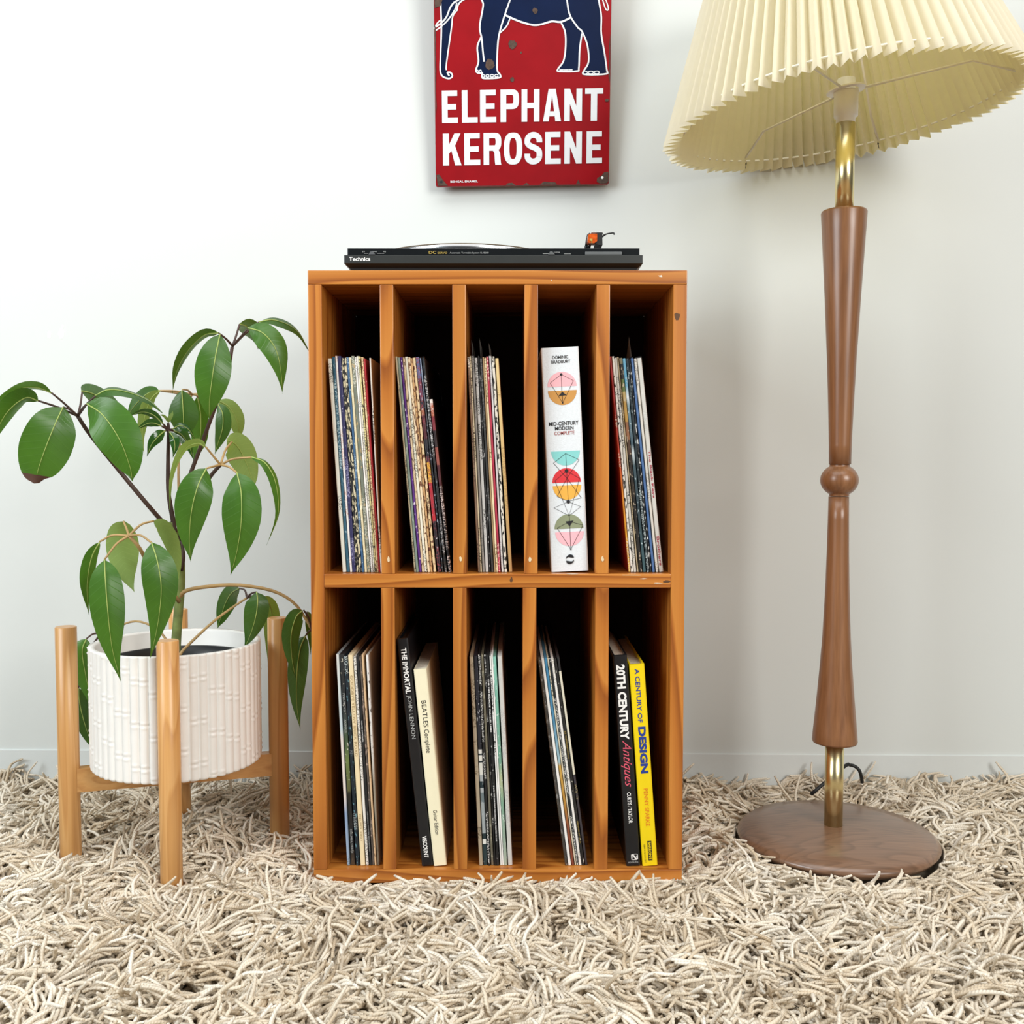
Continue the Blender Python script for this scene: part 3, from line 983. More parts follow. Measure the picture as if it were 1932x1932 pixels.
BLK = plain('black dust jacket', '15171b', .35, var=.1)
CRM = plain('cream paper cover', 'efe8c8', .5, var=.02)
YEL = plain('yellow dust jacket', 'f0d312', .35, var=.02)
k = 1 / 3.5125
bk1, W, H = make_book('songbook', 'tall black hardback with white sans capitals in the second lower slot', (748.5, 1209.7), (770.7, 1209.7), (796, 1638), (816, 1637), False, 1.492, .25, BLK, pages='black')
mz = H / (428 / k)
spine_text(bk1, W, 'THE IMMORTAL', H - 60 * mz, 300 * mz, W * .26, W * .48, M['ink_white'], .03)
spine_text(bk1, W, 'JOHN LENNON', H - 370 * mz, 290 * mz, W * .26, W * .46, M['ink_grey'], .0)
spine_text(bk1, W, 'VISCOUNT', H - 1305 * mz, 145 * mz, W * .30, W * .40, M['ink_white'], .03)
bk2, W, H = make_book('songbook', 'cream paperback songbook leaning beside the tall black hardback', (780, 1269.5), (806.5, 1265), (818.6, 1638), (840.5, 1637), False, 1.492, .22, CRM, cover_t=.0008, fore=.0006)
mz = H / (370 / k)
spine_text(bk2, W, 'BEATLES', H - 205 * mz, 175 * mz, W * .34, W * .36, M['ink_black'], .0)
spine_text(bk2, W, 'Complete', H - 395 * mz, 155 * mz, W * .22, W * .48, M['ink_black'], .0)
spine_text(bk2, W, 'Guitar Edition', H - 930 * mz, 165 * mz, W * .38, W * .30, M['ink_black'], .0)
bk3, W, H = make_book('antiques_book', 'black hardback with white block capitals and pink script in the fifth lower slot', (1156.5, 1244), (1183.0, 1240), (1182, 1639), (1208, 1638), False, 1.492, .24, BLK)
mz = H / (397 / k)
spine_text(bk3, W, '20TH CENTURY', H - 60 * mz, 495 * mz, W * .16, W * .62, M['ink_white'], .045)
spine_text(bk3, W, 'Antiques', H - 560 * mz, 310 * mz, W * .08, W * .80, M['ink_pink'], .0, .5)
spine_text(bk3, W, 'CURTIS / TAYLOR', H - 905 * mz, 205 * mz, W * .36, W * .28, M['ink_white'], .02)
lettering(bk3, 'HEADLINE', W * .72, .0026, (W * .14, -.0005, .0040), (1, 0, 0), (0, 0, 1), M['ink_grey'], 0, 0, 'publisher_lettering', origin=Vector((0, 0, 0)))
b = MB()                                                          # the publisher's square emblem
for poly in ([(.42, 1), (.95, 1), (.95, .92), (.42, .92)], [(.42, .08), (.95, .08), (.95, 0), (.42, 0)], [(.42, 1), (.50, 1), (.50, 0), (.42, 0)], [(.87, 1), (.95, 1), (.95, 0), (.87, 0)],
             [(.48, .9), (.62, .9), (.9, .1), (.74, .1)], [(.50, .42), (.66, .55), (.60, .62), (.50, .55)], [(.87, .6), (.70, .42), (.76, .36), (.87, .48)]):
    b.add([(x * W * .9, -.0005, .0085 + z * W * .45) for x, z in poly], [tuple(range(len(poly)))])
b.build('emblem', M['ink_white'], bk3, origin=Z0, fix=False)
bk4, W, H = make_book('design_book', 'yellow hardback with blue and orange lettering beside the black antiques book', (1187, 1259.5), (1214.8, 1256.7), (1212.4, 1638), (1241.5, 1637), False, 1.492, .24, YEL)
M['page_red'] = plain('dark red page edges', '4a2420', .8, var=.3, scale=300)
mz = H / (380 / k)
spine_text(bk4, W, 'A CENTURY OF', H - 28 * mz, 355 * mz, W * .33, W * .30, M['ink_blue'], .02)
spine_text(bk4, W, 'DESIGN', H - 410 * mz, 310 * mz, W * .30, W * .50, M['ink_blue'], .05)
spine_text(bk4, W, 'PENNY SPARKE', H - 820 * mz, 250 * mz, W * .40, W * .27, M['ink_orange'], .01)
spine_text(bk4, W, 'ISBN 0-7641-5122-7', H - 1192 * mz, 120 * mz, W * .16, W * .10, M['ink_black'], .0)
b = MB()
b.add([(x, -.0004, z) for x, z in ((W * .42, .008), (W * .68, .008), (W * .68, .008 + 130 * mz), (W * .42, .008 + 130 * mz))], [(0, 1, 2, 3)])
b.build('publisher_panel', M['ink_black'], bk4, origin=Z0, fix=False)
lettering(bk4, "BARRON'S", 118 * mz, W * .17, (W * .465, -.0007, .008 + 124 * mz), (0, 0, -1), (1, 0, 0), YEL, .02, 0, 'publisher_lettering', origin=Z0)

# ------------------------------------------------------------------ turntable
TYF = 1.487
tc_x = (at(649, 490, TYF).x + at(1213, 490, TYF).x) / 2
hw = (at(1213, 490, TYF).x - at(649, 490, TYF).x) / 2
tt = thing('turntable', (tc_x, 1.66, TOPZ), 'black record player on top of the pine cabinet', 'turntable')
TB = TYF + .330
z_b, z_m, z_d = at(938, 497, TYF).z, at(938, 481, TYF).z, at(938, 467, TYF).z
b = MB()
poly = []
for (inx, y0, y1, z) in ((.011, TYF + .011, TB - .01, TOPZ), (.006, TYF + .010, TB - .01, TOPZ + .006), (.0, TYF + .001, TB, z_b)):
    poly.append([(tc_x - hw + inx, y0, z), (tc_x + hw - inx, y0, z), (tc_x + hw - inx, y1, z), (tc_x - hw + inx, y1, z)])
vv = [p for q in poly for p in q]
ff = [(3, 2, 1, 0), (8, 9, 10, 11)]
for j in range(2):
    for i in range(4):
        kq = (i + 1) % 4
        ff.append((j * 4 + i, j * 4 + kq, j * 4 + 4 + kq, j * 4 + 4 + i))
b.add(vv, ff)
b.build('undertray', M['black'], tt)
b = MB()
b.box((tc_x - hw, TYF, z_b), (tc_x + hw, TB, z_m), 0, .0008)
b.build('plinth', M['black_satin'], tt)
b = MB()
b.box((tc_x - hw + .004, TYF + .004, z_m), (tc_x + hw - .004, TB - .004, z_d), 0, .001)
b.build('deck', M['black_gloss'], tt)
PLX, PLY, PLR = at(870, 467, 1.51).x, 1.665, .155
zp = at(870, 459.5, PLY - PLR).z
b = MB()
b.lathe([(PLR - .012, z_d), (PLR - .006, z_d + .002), (PLR, z_d + .003), (PLR, zp - .0012), (PLR - .001, zp - .0004), (.02, zp - .0004)], (PLX, PLY), 96)
b.build('platter', M['silver'], tt)['label'] = 'silver platter'
b = MB()
b.lathe([(PLR - .0008, zp - .0004), (PLR - .0002, zp + .0004), (PLR - .003, zp + .0015), (.012, zp + .0015)], (PLX, PLY), 96)
b.build('platter_mat', M['mat_rubber'], tt)
b = MB()
b.lathe([(.0035, zp), (.0035, zp + .008), (.002, zp + .010)], (PLX, PLY), 12)
b.build('spindle', M['silver'], tt)
# tonearm seen end-on: pivot far back, headshell and cartridge at the front
AY = 1.515
axc, azc = at(1130, 450, AY).x, at(1130, 450, AY).z
q = mpp(AY, .95)
arm = MB()
arm.tube([(axc + .006, TB - .075, azc + .004), (axc + .004, AY + .1, azc + .003), (axc, AY + .03, azc + .002)], .0045, 10)
arm.build('tonearm', M['silver'], tt)
piv = MB()
piv.lathe([(.024, z_d), (.024, z_d + .006), (.014, z_d + .008), (.014, azc + .012), (.010, azc + .015)], (axc + .006, TB - .07), 24)
piv.build('arm_pivot', M['black'], tt)
wt = MB()
wt.tube([(axc + .006, TB - .055, azc + .004), (axc + .006, TB - .030, azc + .004)], .014, 20)
wt.build('counterweight', M['silver'], tt)
rest = MB()
p0, p1 = at(1106, 466.5, AY + .012), at(1112, 441, AY + .012)
rest.tube([at(1103, 466, AY + .02), at(1114, 466, AY + .02)], .002, 8)
rest.tube([at(1106, 467, AY + .02), at(1107.5, 455, AY + .02), at(1110, 444, AY + .02), at(1114, 441.5, AY + .02)], .0022, 8)
rest.tube([at(1112, 467, AY + .02), at(1113.5, 460, AY + .02), at(1112.5, 456, AY + .02)], .0018, 8)
rest.build('arm_rest', M['black'], tt)
hs = MB()
lo, hi = at(1127, 462, AY), at(1137, 439, AY)
hs.prism([(lo.x - .003, lo.z + .0025), (lo.x + .003, lo.z), (hi.x, lo.z + .0002), (hi.x - .0006, hi.z), (lo.x + .001, hi.z + .0006), (lo.x - .001, hi.z - .001)], AY, AY + .034, 'y')
hs.build('headshell', M['black'], tt)
ct = MB()
lo, hi = at(1108.5, 459, AY), at(1126.5, 441.5, AY)
ct.prism([(lo.x, lo.z + .002), (lo.x + .002, lo.z), (hi.x - .004, lo.z - .0002), (hi.x, lo.z + .003), (hi.x, hi.z), (lo.x + .003, hi.z), (lo.x + .0005, hi.z - .002)], AY - .002, AY + .014, 'y')
cart = ct.build('cartridge', M['orange'], tt)
cart['label'] = 'orange clear cartridge'
st = MB()
st.tube([(lo.x + .006, AY - .0022, lo.z + .004), (lo.x + .006, AY - .004, lo.z - .001)], .0006, 6)
st.box((lo.x + .003, AY - .0028, lo.z + .003), (lo.x + .007, AY - .002, lo.z + .006))
st.build('stylus', M['ink_gold'], cart)
sc_ = MB()
a0, a1 = at(1115.5, 437.8, AY), at(1138.5, 436.8, AY)
sc_.box((a0.x, AY + .002, a0.z - .001), (a1.x, AY + .02, a0.z + .0006), 0, .0005)
sc_.build('weight_plate', M['silver'], tt)
fl = MB()
fl.tube(spline([at(1136, 447, AY + .006), at(1142, 442.5, AY + .006), at(1150, 440.3, AY + .006), at(1158, 439.8, AY + .006), at(1158.6, 443.2, AY + .006)], 14), [.0014] * 4 + [.001] * 10, 6)
fl.build('finger_lift', M['black'], tt)
# controls and lettering along the front edge
DY = TYF + .0035


def tprint(body, px0, px1, py_base, hpx, mat, bold=0., shear=0., Y=DY):
    a, c = at(px0, py_base, Y - .0004), at(px1, py_base, Y - .0004)
    lettering(tt, body, c.x - a.x, hpx * mpp(Y, .94), a, (1, 0, 0), (0, 0, 1), M[mat], bold, shear, 'panel_lettering')


tprint('Technics', 658.5, 698.5, 492.3, 7.5, 'ink_white', .03, 0, TYF - .0002)
tprint('DC', 809, 823, 478.9, 5.2, 'ink_gold', .01)
tprint('SERVO', 825.5, 844, 478.9, 3.6, 'ink_gold', .01)
tprint('Automatic Turntable System SL-B200', 848.5, 922, 479.3, 3.8, 'ink_grey', 0)
tprint('33', 683.5, 688, 476, 2.6, 'ink_grey')
tprint('speed', 701, 711, 476, 2.6, 'ink_grey')
tprint('45', 723, 728, 476, 2.6, 'ink_grey')
tprint('cueing', 1045, 1056, 477.2, 2.6, 'ink_grey')
b = MB()
for x0, x1, y in ((687, 695, 477.6), (711, 725, 477.6), (1024, 1036, 478.3), (1064, 1077, 478.6)):
    a, c = at(x0, y, DY - .0002), at(x1, y + .7, DY - .0002)
    b.box((a.x, DY - .0003, c.z), (c.x, DY, a.z))
b.build('slider_track', M['ink_grey'], tt)
for x0, x1, x2, x3, mt in ((695.5, 699, 704, 708, 'silver'), (1034, 1038, 1042, 1047, 'grey_key')):
    b = MB()
    A, B_, C_, D_ = at(x0, 480.3, TYF), at(x1, 474.6, TYF), at(x2, 474.6, TYF), at(x3, 480.3, TYF)
    b.prism([(p.x, p.z) for p in (A, B_, C_, D_)], TYF - .001, TYF + .006, 'y')
    b.build('slider_knob', M[mt], tt)
b = MB()
a, c = at(1104, 480.6, TYF), at(1173, 474.6, TYF)
b.box((a.x, TYF + .0005, a.z), (c.x, TYF + .006, c.z), 0, .0006)
b.build('start_key', M['grey_key'], tt)

# ------------------------------------------------------------------ enamel sign
sgY = 1.900
s0 = at(985.5, 347.5, sgY)
sign = thing('enamel_sign', s0, 'red enamel sign with navy elephant and white block capitals on the wall', 'sign')
K = .3098 / 1543
LEAN = R(6.0)
ROLL = R(0.85)


def sg(X, Yp, lay=0.0):
    """sign surface point from its close-up view, lay = metres proud of the panel"""
    u, w = (X - 993) * K * (1 - (1690 - Yp) * 0.0), (1682 - Yp) * K
    u, w = u * math.cos(ROLL) - w * math.sin(ROLL) * 0, w + u * math.sin(ROLL)
    return Vector((s0.x + u, s0.y - w * math.sin(LEAN) - lay * math.cos(LEAN), s0.z + w * math.cos(LEAN) - lay * math.sin(LEAN)))


def s_layer(name, polys, mat, lay, strips=(), parent=None):
    b = MB()
    for i, p in enumerate(polys):
        l_ = lay + (i % 12) * .00004                              # overlapping strokes must not share a plane
        b.add([sg(x, y, l_) for x, y in p], [tuple(range(len(p)))])
    for i, (pts, h) in enumerate(strips):
        v, f = strip2(pts, h)
        b.add([sg(q.x, q.y, lay + (i % 12) * .00004) for q in v], f)
    return b.build(name, mat, parent or sign, fix=False)


XA, XB_, YT, YB = 210, 1776, -1150, 1690
b = MB()
n = 10
for lay_pts in (0,):
    outer = [(XA + 12, YB), (XB_ - 12, YB), (XB_, YB - 12), (XB_, YT), (XA, YT), (XA, YB - 12)]
    m_ = len(outer)
    front = [sg(x, y, 0) for x, y in outer]
    edge = [sg(993 + (x - 993) * 1.006, 268 + (y - 268) * 1.002, -.002) for x, y in outer]
    back = [sg(993 + (x - 993) * 1.006, 268 + (y - 268) * 1.002, -.009) for x, y in outer]
    b.add(front + edge + back, [tuple(range(m_))] + [(i, (i + 1) % m_, m_ + (i + 1) % m_, m_ + i) for i in range(m_)] + [(m_ + i, m_ + (i + 1) % m_, 2 * m_ + (i + 1) % m_, 2 * m_ + i) for i in range(m_)])
panel = b.build('sign_panel', M['enamel_red'], sign)
BL1 = [(268, -60), (268, 150), (272, 330), (262, 560), (258, 690), (270, 735), (335, 762), (366, 745), (352, 716), (318, 700), (312, 650), (335, 500), (362, 330), (374, 240), (410, 190), (430, 125),
       (470, 102), (530, 88), (600, 68), (640, 118), (640, 180), (615, 330), (622, 420), (590, 500), (600, 620), (578, 690), (590, 722), (632, 722), (630, 752), (650, 766), (785, 764), (792, 735), (766, 690),
       (770, 520), (785, 395), (850, 330), (882, 262), (960, 288), (1080, 322), (1160, 318), (1250, 295), (1335, 302), (1372, 390), (1376, 520), (1358, 630), (1310, 700), (1322, 716), (1478, 718), (1494, 690),
       (1502, 540), (1520, 395), (1570, 500), (1582, 640), (1540, 718), (1552, 746), (1738, 744), (1745, 705), (1722, 560), (1692, 400), (1690, 250), (1660, 90), (1648, -60), (1600, -330), (1440, -560), (1150, -660), (850, -620), (640, -560), (420, -520), (300, -330)]
s_layer('elephant_figure', [BL1], M['enamel_blue'], .0003)
ST = []
for pts, h in (
        ([(268, -60), (268, 150), (272, 330), (262, 560), (258, 690), (278, 742), (335, 762), (366, 742), (350, 712), (322, 712), (338, 740)], 7),
        ([(312, 690), (312, 650), (335, 500), (362, 330), (374, 240), (410, 190)], 6),
        ([(465, 5), (455, 60), (430, 100), (385, 125), (350, 170), (320, 240), (275, 290), (215, 330)], 7),
        ([(410, 125), (395, 180), (330, 270), (260, 330), (215, 358)], 6), ([(205, 340), (240, 290), (272, 265)], 6),
        ([(410, 195), (425, 140), (470, 102), (530, 88), (600, 68), (635, 30), (642, -60)], 7),
        ([(600, 68), (640, 125), (640, 180), (612, 330), (630, 430), (640, 540), (650, 625)], 7),
        ([(622, 420), (590, 500), (600, 620), (578, 690), (592, 718), (640, 720)], 7),
        ([(632, 722), (632, 752), (652, 766), (785, 762), (792, 735), (766, 690), (770, 520), (785, 395), (835, 235), (890, 88)], 7),
        ([(785, 390), (850, 330), (882, 262)], 6), ([(835, 235), (960, 288), (1080, 322), (1160, 318), (1250, 295), (1335, 300), (1420, 265)], 8),
        ([(1384, 112), (1410, 240), (1480, 345), (1522, 385), (1570, 500), (1582, 640), (1540, 718), (1552, 746), (1738, 744), (1745, 705), (1722, 560), (1692, 400), (1690, 250), (1660, 90), (1648, -60)], 7),
        ([(1335, 305), (1372, 390), (1376, 520), (1358, 630), (1310, 695), (1322, 716), (1478, 716), (1496, 690), (1502, 540), (1520, 400)], 7),
        ([(1655, -20), (1700, 60), (1748, 170), (1748, 208), (1725, 190), (1690, 90), (1660, 20)], 5)):
    ST.append((smooth2(pts, len(pts) * 4), h))
TOE = [[(640 + i * 40 + 16 * math.cos(t * .6), 745 + 11 * math.sin(t * .6)) for t in range(11)] for i in range(4)]
ST += [(p, 4) for p in TOE] + [([(1552 + i * 52 + 24 * math.cos(t * .6), 730 + 12 * math.sin(t * .6)) for t in range(11)], 4) for i in range(3)] + [([(588 + i * 28 + 11 * math.cos(t * .6), 705 + 10 * math.sin(t * .6)) for t in range(11)], 4) for i in range(2)] + [([(1322 + i * 40, 704), (1360 + i * 40, 704)], 5) for i in range(3)]
s_layer('white_outline', [], M['enamel_white'], .0006, ST)


def glyph(ch, x0, x1, yb, yt):
    w, h = x1 - x0, yb - yt
    sw, sh = 51.0, 47.0
    P = []

    def rect(a, b_, c, d):
        P.append([(x0 + a, yb - b_), (x0 + c, yb - b_), (x0 + c, yb - d), (x0 + a, yb - d)])

    def poly(*pts):
        P.append([(x0 + a, yb - b_) for a, b_ in pts])

    def ring(cx, cy, rx, ry, a0, a1, tx, ty, nn=28, ex=2.7):
        def se(a, r1, r2):
            c, s = math.cos(a), math.sin(a)
            return (cx + r1 * math.copysign(abs(c) ** (2 / ex), c), cy + r2 * math.copysign(abs(s) ** (2 / ex), s))
        for i in range(nn):
            u, v = a0 + (a1 - a0) * i / nn, a0 + (a1 - a0) * (i + 1) / nn
            poly(se(u, rx, ry), se(v, rx, ry), se(v, rx - tx, ry - ty), se(u, rx - tx, ry - ty))
    if ch in 'EL':
        rect(0, 0, sw, h)
        rect(sw, 0, w, sh)
        if ch == 'E':
            rect(sw, h - sh, w * .97, h)
            rect(sw, h / 2 - sh / 2, w * .9, h / 2 + sh / 2)
    elif ch in 'PR':
        rect(0, 0, sw, h)
        hb = h * (.60 if ch == 'P' else .56)
        r = hb / 2
        cx = w - 62
        for yy in (h - sh, h - hb):
            rect(sw, yy, cx, yy + sh)
        ring(cx, h - r, 62, r, -math.pi / 2, math.pi / 2, sw, sh, 18)
        if ch == 'R':
            poly((w - 78, h - hb + 6), (w - 30, h - hb + 20), (w - 10, h - hb - 22), (w - 4, 20), (w, 0), (w - 54, 0), (w - 58, 30), (w - 62, h - hb - 20))
    elif ch == 'H':
        rect(0, 0, sw, h)
        rect(w - sw, 0, w, h)
        rect(sw, h / 2 - sh / 2, w - sw, h / 2 + sh / 2)
    elif ch == 'A':
        poly((0, 0), (sw, 0), (w / 2 + 8, h), (w / 2 - 32, h))
        poly((w, 0), (w - sw, 0), (w / 2 - 8, h), (w / 2 + 32, h))
        rect(w * .27, h * .16, w * .73, h * .16 + sh * .9)
    elif ch == 'N':
        rect(0, 0, sw, h)
        rect(w - sw, 0, w, h)
        poly((0, h), (sw, h), (w, 0), (w - sw, 0))
    elif ch == 'T':
        rect(0, h - sh, w, h)
        rect(w / 2 - 28, 0, w / 2 + 28, h - sh)
    elif ch == 'K':
        rect(0, 0, sw + 4, h)
        poly((sw, h * .36), (sw, h * .62), (w - 64, h), (w - 8, h), (w * .60, h * .55))
        poly((sw + 18, h * .56), (w * .66, h * .60), (w, 0), (w - 58, 0))
    elif ch == 'O':
        ring(w / 2, h / 2, w / 2, h / 2, 0, 2 * math.pi, sw, sh, 48, 2.6)
    elif ch == 'S':
        c = w / 2
        rx = c - sw / 2
        pts = [(c + rx, h * .68)] + [(c + rx * math.cos(a), h * .735 + (h * .265 - sh / 2) * math.sin(a)) for a in [math.pi * i / 10 for i in range(11)]]
        pts += [(c - rx + 2, h * .66), (c - rx * .6, h * .585), (c + rx * .35, h * .50), (c + rx * .9, h * .42), (c + rx, h * .33)]
        pts += [(c + rx * math.cos(a), h * .265 - (h * .265 - sh / 2) * math.sin(a)) for a in [math.pi * i / 10 for i in range(11)]] + [(c - rx, h * .33)]
        v, f = strip2(smooth2(pts, 70), sw / 2)
        for q in f:
            poly(*[(v[i].x, v[i].y) for i in q])
    return P


def word(chars, boxes, ybl, ytl, ybr, ytr, name):
    polys = []
    for ch, (x0, x1) in zip(chars, boxes):
        polys += glyph(ch, x0, x1, ybl, ytl)
    s_layer(name, polys, M['enamel_white'], .0006)


word('ELEPHANT', [(270, 412), (448, 590), (612, 757), (796, 962), (985, 1146), (1178, 1340), (1368, 1528), (1555, 1716)], 1142, 864, 0, 0, 'sign_lettering')
word('KEROSENE', [(275, 443), (468, 612), (642, 802), (825, 992), (1012, 1172), (1198, 1340), (1372, 1530), (1572, 1714)], 1510, 1232, 0, 0, 'sign_lettering')
p0 = sg(340, 1660, .0006)
dx = (sg(590, 1660, .0006) - p0)
lettering(sign, 'BENGAL ENAMEL', dx.length, 18 * K, p0, dx.normalized(), (sg(340, 1560, 0) - sg(340, 1660, 0)).normalized(), M['enamel_white'], .02, 0, 'maker_lettering')


def blob(cx, cy, rx, ry, nn=18):
    return [(cx + rx * math.cos(2 * math.pi * i / nn) * random.uniform(.8, 1.12), cy + ry * math.sin(2 * math.pi * i / nn) * random.uniform(.8, 1.12)) for i in range(nn)]


CH = [blob(700, 645, 44, 46), blob(902, 485, 38, 40), blob(1103, 203, 24, 26), blob(900, 780, 18, 22), blob(980, 552, 8, 10), blob(1752, 968, 18, 14),
      [(212, -30), (286, -10), (282, 30), (292, 70), (268, 150), (214, 168)],
      [(212, 1590), (240, 1588), (268, 1630), (300, 1668), (320, 1686), (225, 1686)], [(1772, 1585), (1735, 1590), (1712, 1618), (1672, 1640), (1668, 1672), (1700, 1688), (1762, 1686), (1774, 1670)],
      [(840, 1690), (860, 1672), (900, 1668), (930, 1690)], [(1000, 1690), (1030, 1670), (1060, 1690)], [(1150, 1690), (1185, 1664), (1230, 1668), (1290, 1670), (1310, 1690)], [(1480, 1690), (1500, 1650), (1520, 1690)],
      [(210, 300), (222, 330), (218, 520), (222, 700), (216, 860), (222, 1000), (211, 1100)], [(1774, 400), (1766, 500), (1768, 640), (1762, 760), (1774, 820)]]
for p in CH:
    s_layer('rust_chip', [p], M['rust'], .0009)
for cx, cy, mt in ((257, 1652, 'enamel_white'), (1718, 1636, 'filler')):
    s_layer('mounting_hole', [[(cx + 12 * math.cos(i * math.pi / 6), cy + 12 * math.sin(i * math.pi / 6)) for i in range(12)]], M[mt if cx > 900 else 'ink_black'], .0012)

# ------------------------------------------------------------------ floor lamp
LY = 1.64
lx = at(1573.5, 1480, LY).x
base_z = .012
lamp = thing('floor_lamp', (lx, LY, base_z), 'standard lamp with cream pleated shade and turned walnut column on the rug', 'lamp')
zb_top = at(1573, 1556, LY).z
BR_ = .1585
bx = at(1578, 1590, LY).x
b = MB()
b.lathe([(.06, base_z - .004), (BR_ - .016, base_z), (BR_ - .006, base_z + .004), (BR_ - .001, base_z + .010), (BR_, base_z + .0125), (BR_ - .002, base_z + .0165), (BR_ - .010, zb_top - .0095), (BR_ - .04, zb_top - .0055), (BR_ - .08, zb_top - .0025), (.04, zb_top), (0.0, zb_top + .0004)], (bx, LY), 96, cap=False)
b.build('lamp_base', M['walnut_x'], lamp)


def zat(py):
    return at(1573, py, LY).z


def rpx(w, py):
    return w / 2 * mpp(LY, zat(py))


b = MB()
b.lathe([(rpx(34, 1480), zb_top), (rpx(34, 1480), zat(1398))], (lx, LY), 40)
b.build('lower_pole', M['brass'], lamp)
b = MB()
pr = [(1400, 80.5), (1396.5, 83), (1380, 80.5), (1340, 73), (1300, 66), (1250, 58), (1200, 51.5), (1150, 47), (1100, 43.5), (1040, 40.5), (980, 38.5), (937, 37.5)]
b.lathe([(rpx(30, 1400), zat(1399))] + [(rpx(w, y), zat(y)) for y, w in pr], (lx, LY), 48)
b.build('lower_column', M['walnut_z'], lamp)
b = MB()
rb, hb = rpx(70, 906), (zat(876) - zat(936)) / 2
zc = (zat(876) + zat(936)) / 2
b.lathe([(rb * max(.52, math.cos(a)), zc + hb * math.sin(a) / math.sin(R(78)) * 1.0) for a in [R(-78 + 156 * i / 24) for i in range(25)]], (lx + .0005, LY), 40)
b.build('ball_joint', M['walnut_z'], lamp)
b = MB()
pr = [(876, 40.5), (840, 41.5), (800, 44), (740, 48.5), (680, 53.5), (620, 60), (560, 66), (500, 73), (440, 80), (402, 84.5), (399.5, 83), (398, 80)]
lx2 = lx + .001
b.lathe([(rpx(w, y), zat(y)) for y, w in pr] + [(rpx(30, 398), zat(398))], (lx2, LY), 48)
b.build('upper_column', M['walnut_z'], lamp)
b = MB()
z_pt = zat(233)
b.lathe([(rpx(34, 300), zat(400)), (rpx(35, 300), z_pt)], (lx2, LY), 40)
b.build('upper_pole', M['brass'], lamp)
hz = 1.213
b = MB()
b.lathe([(.0145, z_pt - .001), (.0145, z_pt + .010), (.0185, z_pt + .011), (.0185, hz - .006), (.0195, hz - .004), (.0195, hz), (.014, hz + .004), (.014, hz + .02), (.0, hz + .02)], (lx2, LY), 32)
b.build('bulb_holder', M['white_plastic'], lamp)
# the shade leans a few degrees to the left
TILT = R(7.4)
rc = Vector((at(1590, 222, LY).x, LY, 1.172))
SR, ST_, SHH = .268, .150, .300
ax = Vector((-math.sin(TILT), 0, math.cos(TILT)))
e1 = Vector((math.cos(TILT), 0, math.sin(TILT)))
e2 = Vector((0, 1, 0))
NP = 86


def sp_(a, h, dr=0.0):
    """shade point: angle, height along its axis above the rim, radial offset"""
    r = SR + (ST_ - SR) * h / SHH + dr
    return rc + ax * h + (e1 * math.cos(a) + e2 * math.sin(a)) * r


b = MB()
NH = 8
vv = []
amp = .0122
random.seed(3)
jit = [random.uniform(-.0016, .0016) for _ in range(NP * 2)]
rimj = [random.uniform(-.002, .002) for _ in range(NP * 2)]
for j in range(NH + 1):
    h = SHH * j / NH
    for i in range(NP * 2):
        a = 2 * math.pi * (i + .28 * (1 if i % 2 else 0)) / (NP * 2) + jit[i] * .8
        s = (amp * (1 - .45 * h / SHH) + jit[i]) * (1 if i % 2 else -1)
        vv.append(sp_(a, h + (rimj[i] if j == 0 else 0), s))
ff = []
m_ = NP * 2
for j in range(NH):
    for i in range(m_):
        kq = (i + 1) % m_
        ff.append((j * m_ + i, j * m_ + kq, (j + 1) * m_ + kq, (j + 1) * m_ + i))
b.add(vv, ff)
shade = b.build('lamp_shade', M['shade'], lamp)
shade['label'] = 'cream pleated paper shade'
b = MB()
b.tube([sp_(2 * math.pi * i / 128, .016, -.0025) for i in range(128)], .0017, 6, closed=True)
b.build('threaded_cord', M['cord'], shade)
b = MB()
b.tube([sp_(2 * math.pi * i / 96, .290, -.012) for i in range(96)], .0015, 6, closed=True)
b.build('top_ring', M['wire'], shade)
hub = Vector((lx2, LY, hz + .002))
b = MB()
rg = []
for (r, z) in ((.019, 0), (.030, 0), (.030, .0022), (.019, .0022)):
    rg.append((r, z))
for i in range(40):
    a = 2 * math.pi * i / 40
    for r, z in rg:
        b.v.append(hub + (e1 * math.cos(a) + e2 * math.sin(a)) * r + ax * z)
for i in range(40):
    kq = (i + 1) % 40
    for j in range(4):
        l = (j + 1) % 4
        b.f.append([i * 4 + j, kq * 4 + j, kq * 4 + l, i * 4 + l])
        b.m.append(0)
        b.sm.append(False)
b.build('shade_ring', M['white_plastic'], lamp)
for deg in (113, 236, 345):                                       # three spider arms from the holder to the rim
    a = R(deg)
    d = e1 * math.cos(a) + e2 * math.sin(a)
    b = MB()
    mid = sp_(a, .047, -.055)
    b.tube([hub + d * .028, mid, sp_(a, .016, -.004)], .0021, 6)
    b.build('spider_arm', M['wire'], shade)
for deg in (58, 166):                                             # ribs running up the inside of the shade
    a = R(deg)
    b = MB()
    b.tube([sp_(a, .016, -.004), sp_(a, .05, -.030), sp_(a, .29, -.012)], .0021, 6)
    b.build('shade_rib', M['wire'], shade)
for px_a in (58, 113):                                            # small printed arrows inside the rim
    a = R(px_a)
    b = MB()
    for pts in ([(-.0006, .0), (.0006, .0), (.0006, .008), (-.0006, .008)], [(-.002, .007), (.002, .007), (0, .0115)]):
        b.add([sp_(a + u / SR, h + .001, -.0125) for u, h in pts], [tuple(range(len(pts)))])
    b.build('printed_arrow', M['ink_black'], shade, fix=False)
b = MB()
cz = .046
b.tube(spline([(lx + .012, LY + .165, .040), at(1592, 1447, 1.84), at(1604, 1443.5, 1.85), at(1616, 1448, 1.85), at(1624, 1461, 1.85), (at(1632, 1470, 1.86).x, 1.865, .02)], 24), .0032, 8)
b.build('power_cord', M['cable'], lamp)

